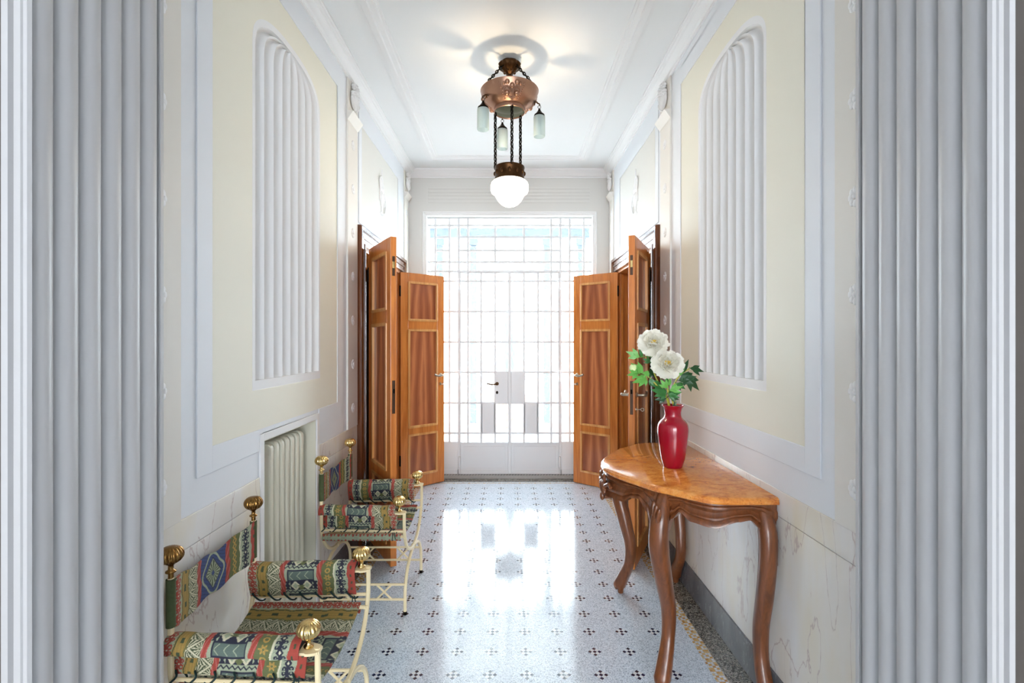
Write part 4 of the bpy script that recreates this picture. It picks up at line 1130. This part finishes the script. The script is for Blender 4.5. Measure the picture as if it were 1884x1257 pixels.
# ------------------------------------------------------------------ chandelier
CX, CY = 0.0, 3.28
ch = tag(empty('chandelier', (CX, CY, H)), 'copper bowl chandelier with a lit opal globe hanging from the ceiling', 'chandelier')
m = MB(); m.tube([(0, 0, 0), (0, 0, -.03)], .008, 10); m.lathe([(.0, -.018), (.045, -.020), (.064, -.026), (.071, -.040), (.062, -.058), (.042, -.076), (.022, -.094), (.010, -.102), (.013, -.108), (.006, -.116), (.0, -.118)], 64, cap=False, mod=lambda a, z: 1 + .14 * abs(sin(4 * a)) * min(1, -z * 20))
for k in range(8):
    a = 2 * PI * k / 8
    m.ell((.058 * cos(a), .058 * sin(a), -.045), (.012, .012, .018), 8, 6); m.ell((.035 * cos(a + .4), .035 * sin(a + .4), -.082), (.010, .010, .010), 8, 6)
obj('canopy', m, M['bronze'], ch, smooth=True, angle=60)
bp_ = [(.100, -.352), (.104, -.350), (.106, -.335), (.104, -.326), (.112, -.320), (.140, -.304), (.165, -.280), (.180, -.252), (.188, -.225), (.193, -.214), (.190, -.210), (.184, -.222), (.176, -.252), (.161, -.278), (.136, -.300), (.108, -.316), (.099, -.326), (.098, -.350), (.100, -.352)]
m = MB(); m.lathe(bp_, 72, cap=False); m2 = MB(); m2.lathe([(.0985, -.349), (.0980, -.327), (.107, -.314), (.135, -.298), (.160, -.276), (.175, -.251), (.183, -.221)], 72, cap=False); bowl = obj('bowl', m, M['copper'], ch, smooth=True, angle=50)
def onbowl(a, t):
    """point on the outer bowl, t 0 (neck) .. 1 (rim)"""
    pr = [(.112, -.320), (.140, -.304), (.165, -.280), (.180, -.252), (.188, -.225)]
    f = t * 4; k = min(int(f), 3); r = pr[k][0] + (pr[k+1][0] - pr[k][0]) * (f - k); z = pr[k][1] + (pr[k+1][1] - pr[k][1]) * (f - k)
    return Vector((r * cos(a), r * sin(a), z))
obj('bowl_lining', m2, M['lining'], bowl, smooth=True)
for g in range(3):
    a0 = -1.48 + g * 2 * PI / 3; m = MB()
    for sg in (-1, 1):
        p = []
        for k in range(26):
            th = k / 25 * 2.1 * PI; rr_ = .26 * (1 - k / 32); p.append(onbowl(a0 + sg * (.22 - rr_ * .75 * cos(th) * .9), .40 + rr_ * 1.15 * sin(th)))
        m.tube(p, .0065, 8); m.ell(onbowl(a0 + sg * .20, .36), (.017, .017, .017), 12, 8)
        m.ell(onbowl(a0 + sg * .17, .86), (.016, .014, .016), 12, 8); m.ell(onbowl(a0 + sg * .30, .80), (.011, .011, .011), 10, 6); m.tube([onbowl(a0 + sg * (.36 + .12 * t / 10), .08 + .085 * t) for t in range(11)], .003, 6)
        for t in range(9): m.ell(onbowl(a0 + sg * (.335 + .13 * t / 10), .08 + .09 * t), (.005, .005, .005), 8, 5)
    m.ell(onbowl(a0, .68), (.016, .016, .018), 12, 8)
    for q in range(5): m.ell(onbowl(a0 + (q - 2) * .07, .12 + .04 * abs(q - 2)), (.007, .007, .010), 8, 6)
    obj('embossed_scrolls', m, M['copper'], bowl, smooth=True)
def chain(mb, p, q, n=12, wl=.0065, r=.0022):
    p, q = Vector(p), Vector(q); d = q - p; L = d.length / n; d.normalize(); a = d.orthogonal().normalized(); b = d.cross(a)
    for k in range(n):
        c = p + d * L * (k + .5); sd = a if k % 2 else b; pts_ = []
        for j in range(14):
            th = 2 * PI * j / 14; pts_.append(c + d * (L * .64 * cos(th)) + sd * (wl * sin(th)))
        mb.tube(pts_, r, 6, closed=True)
for a in (-.72, -2.42, PI / 2):
    m = MB(); m0 = Vector((.055 * cos(a), .055 * sin(a), -.055)); m1 = Vector((.180 * cos(a), .180 * sin(a), -.205)); chain(m, m0, m1, 8, .008, .0032)
    m.tube([m0.lerp(m1, t / 30) + Vector((.003 * sin(t), .003 * cos(t), 0)) for t in range(31)], .0028, 6)
    obj('hanging_chain', m, M['iron'], ch, smooth=True)
for a in (2.95, -1.42, .72):
    m = MB(); m0 = Vector((.097 * cos(a), .097 * sin(a), -.345)); m1 = Vector((.097 * cos(a), .097 * sin(a), -.72)); chain(m, m0, m1, 14, .0095, .0034)
    m.tube([m0.lerp(m1, t / 70) + Vector((.0025 * sin(t * .9), .0025 * cos(t * .9), 0)) for t in range(71)], .0030, 6)
    obj('lamp_chain', m, M['iron'], ch, smooth=True)
m = MB(); m.lathe([(.090, -.715), (.098, -.713), (.100, -.720), (.097, -.728), (.097, -.785), (.100, -.795), (.100, -.803), (.094, -.805), (.090, -.80), (.090, -.715)], 48, cap=False)
for k in range(12):
    a = 2 * PI * k / 12; m.ell((.097 * cos(a), .097 * sin(a), -.757), (.010, .010, .016), 10, 6)
gal = obj('gallery_ring', m, M['bronze'], ch, smooth=True, angle=50)
gp = [(.094, -.800), (.108, -.808), (.120, -.820), (.1245, -.832), (.1245, -.868), (.120, -.882), (.106, -.892), (.097, -.900), (.088, -.918), (.076, -.938), (.058, -.957), (.036, -.970), (.015, -.976), (.0, -.977)]
m = MB(); m.lathe(gp, 48, cap=False); obj('globe', m, M['globe'], ch, smooth=True, angle=60)
for a, r_ in ((3.65, .195), (.06, .198), (1.80, .225)):
    pd = empty('pendant', (r_ * cos(a), r_ * sin(a), -.369), 0, ch)
    c, s_ = cos(a), sin(a); W = Vector((r_ * c, r_ * s_, -.369)); q = onbowl(a, .55) - W
    m = MB(); m.tube(catmull([q, q + Vector((.015 * c, .015 * s_, -.004)), Vector((-.012 * c, -.012 * s_, .085)), Vector((0, 0, .080)), Vector((.003 * c, .003 * s_, .068))], 6), .0045, 8)
    for k in range(3):
        an = (k - 1) * .7; m.tube([q, q + Vector((-s_ * sin(an) * .03, c * sin(an) * .03, -.02 * cos(an)))], .003, 6)
    obj('arm', m, M['bronze'], pd, smooth=True)
    m = MB(); m.torus((0, 0, .060), .010, .0018, Matrix.Rotation(PI / 2, 3, 'X') @ Matrix.Rotation(0, 3, 'Z'), 18, 6); m.lathe([(.004, .050), (.007, .045), (.010, .035), (.022, .018), (.034, .008), (.036, 0), (.034, -.004), (.030, 0), (.008, .030), (.0, .034)], 28, cap=False)
    obj('cap', m, M['iron'], pd, smooth=True, angle=50)
    m = MB(); m.lathe([(.033, 0), (.0375, -.006), (.038, -.02), (.038, -.133), (.036, -.138), (.0355, -.133), (.0355, -.01), (.031, -.002)], 60, cap=False, mod=lambda an, z: 1 + .018 * cos(20 * an))
    obj('glass_shade', m, M['frost'], pd, smooth=True, angle=60)
    m = MB(); m.lathe([(.0, .02), (.009, .02), (.010, -.02), (.009, -.045), (.0, -.05)], 14, cap=False); obj('socket', m, M['lockplate'], pd, smooth=True)

# ------------------------------------------------------------------ outside
g = MB(); g.box(-14, 14, 5.62, 40, -.12, -.02); struct(obj('ground', g, M['paving']), 'pale paved forecourt seen through the glass', 'paving')
g = MB(); g.box(-3.2, 3.2, 5.62, 9.4, 3.75, 3.95)
struct(obj('sky_cutoff_slab', g, M['plaster_out']), 'added white canopy slab outside, cutting off the high sky above the entrance', 'canopy')  # slab added outside to cut off sky light from high up
g = MB(); g.box(-9, -1.345, 5.62, 5.8, -.1, 5); g.box(1.345, 9, 5.62, 5.8, -.1, 5); g.box(-1.345, 1.345, 5.62, 5.8, dh + .06, 5)
struct(obj('wall_outer', g, M['plaster_out']), 'outer facade around the entrance', 'wall')
for k, X in enumerate((-1.31, -.68, .70, 1.33)):
    g = MB(); g.box(X - .06, X + .06, 9.24, 9.36, -.03, 3.44); g.box(X - .09, X + .09, 9.21, 9.39, 3.3, 3.44)
    struct(obj('trim_%d' % (17 + k), g, M['postmetal']), ('leftmost', 'second from left', 'third from left', 'rightmost')[k] + ' blurred grey porch post outside behind the glass', 'post')
g = MB(); g.box(-3.0, 3.0, 9.22, 9.38, 3.44, 3.62); struct(obj('trim_21', g, M['postmetal']), 'blurred grey porch beam outside behind the transom glass', 'beam')
sh = tag(empty('conical_shrub', (.0, 8.9, -.02)), 'blurred dark conical shrub in a pot outside behind the glass', 'shrub')
m = MB(); m.lathe([(0, 0), (.24, 0), (.32, .50), (.34, .52), (.34, .58), (.28, .58), (.26, .5), (0, .5)], 24, cap=False); obj('pot', m, M['terracotta'], sh, smooth=True)
m = MB(); rnd = random.Random(5)
m.lathe([(0, .48), (.20, .6), (.29, .9), (.25, 1.15), (.12, 1.6), (.05, 2.1), (.0, 2.35)], 28, cap=False, mod=lambda a, z: 1 + .08 * sin(5 * a + z * 9))
obj('foliage', m, M['shrub'], sh, smooth=True)

# ------------------------------------------------------------------ light
w = bpy.data.worlds.new('sky'); S.world = w; w.use_nodes = True
bg = w.node_tree.nodes['Background']; bg.inputs[0].default_value = (.86,.935,1.0,1); bg.inputs[1].default_value = 12.0
def light(name, typ, loc, energy, col=(1,1,1), **kw):
    l = bpy.data.lights.new(name, typ); l.energy = energy; l.color = col
    rot = kw.pop('rot', (0,0,0)); por = kw.pop('portal', False)
    for k, v in kw.items(): setattr(l, k, v)
    if por: l.cycles.is_portal = True
    o = bpy.data.objects.new(name, l); COL.objects.link(o); o.location = loc; o.rotation_euler = rot; return o
light('sky_portal', 'AREA', (0, 5.60, 1.45), 1, shape='RECTANGLE', size=1.85, size_y=2.9, rot=(-PI / 2, 0, 0), portal=True)
light('globe_bulb', 'POINT', (CX, CY, H - .86), 12, (1, .78, .50), shadow_soft_size=.035)
light('rear_fill_light', 'AREA', (0, -8.5, 1.75), 400, (.94, .965, 1), shape='RECTANGLE', size=5.0, size_y=3.0, rot=(PI / 2, 0, 0))  # broad fill light added behind the camera; no window is built there

# ------------------------------------------------------------------ camera
cam = bpy.data.cameras.new('camera'); co = bpy.data.objects.new('camera', cam); COL.objects.link(co)
co.location = (0, 0, 1.5); co.rotation_euler = (PI / 2, 0, 0)
cam.sensor_width = 36; cam.lens = 36 * 911 / 1884; cam.shift_x = 4.4 / 1884; cam.shift_y = .0003; cam.clip_start = .05
S.camera = co
vs_ = S.view_settings; vs_.view_transform = 'Standard'; vs_.look = 'None'; vs_.exposure = 0.76; vs_.gamma = 1.0; vs_.use_curve_mapping = False
S.cycles.use_denoising = True; S.cycles.use_adaptive_sampling = True; S.cycles.adaptive_threshold = .015
try: S.cycles.denoiser = 'OPENIMAGEDENOISE'
except Exception: pass
S.cycles.max_bounces = 12; S.cycles.diffuse_bounces = 6; S.cycles.transparent_max_bounces = 16; S.cycles.sample_clamp_indirect = 8
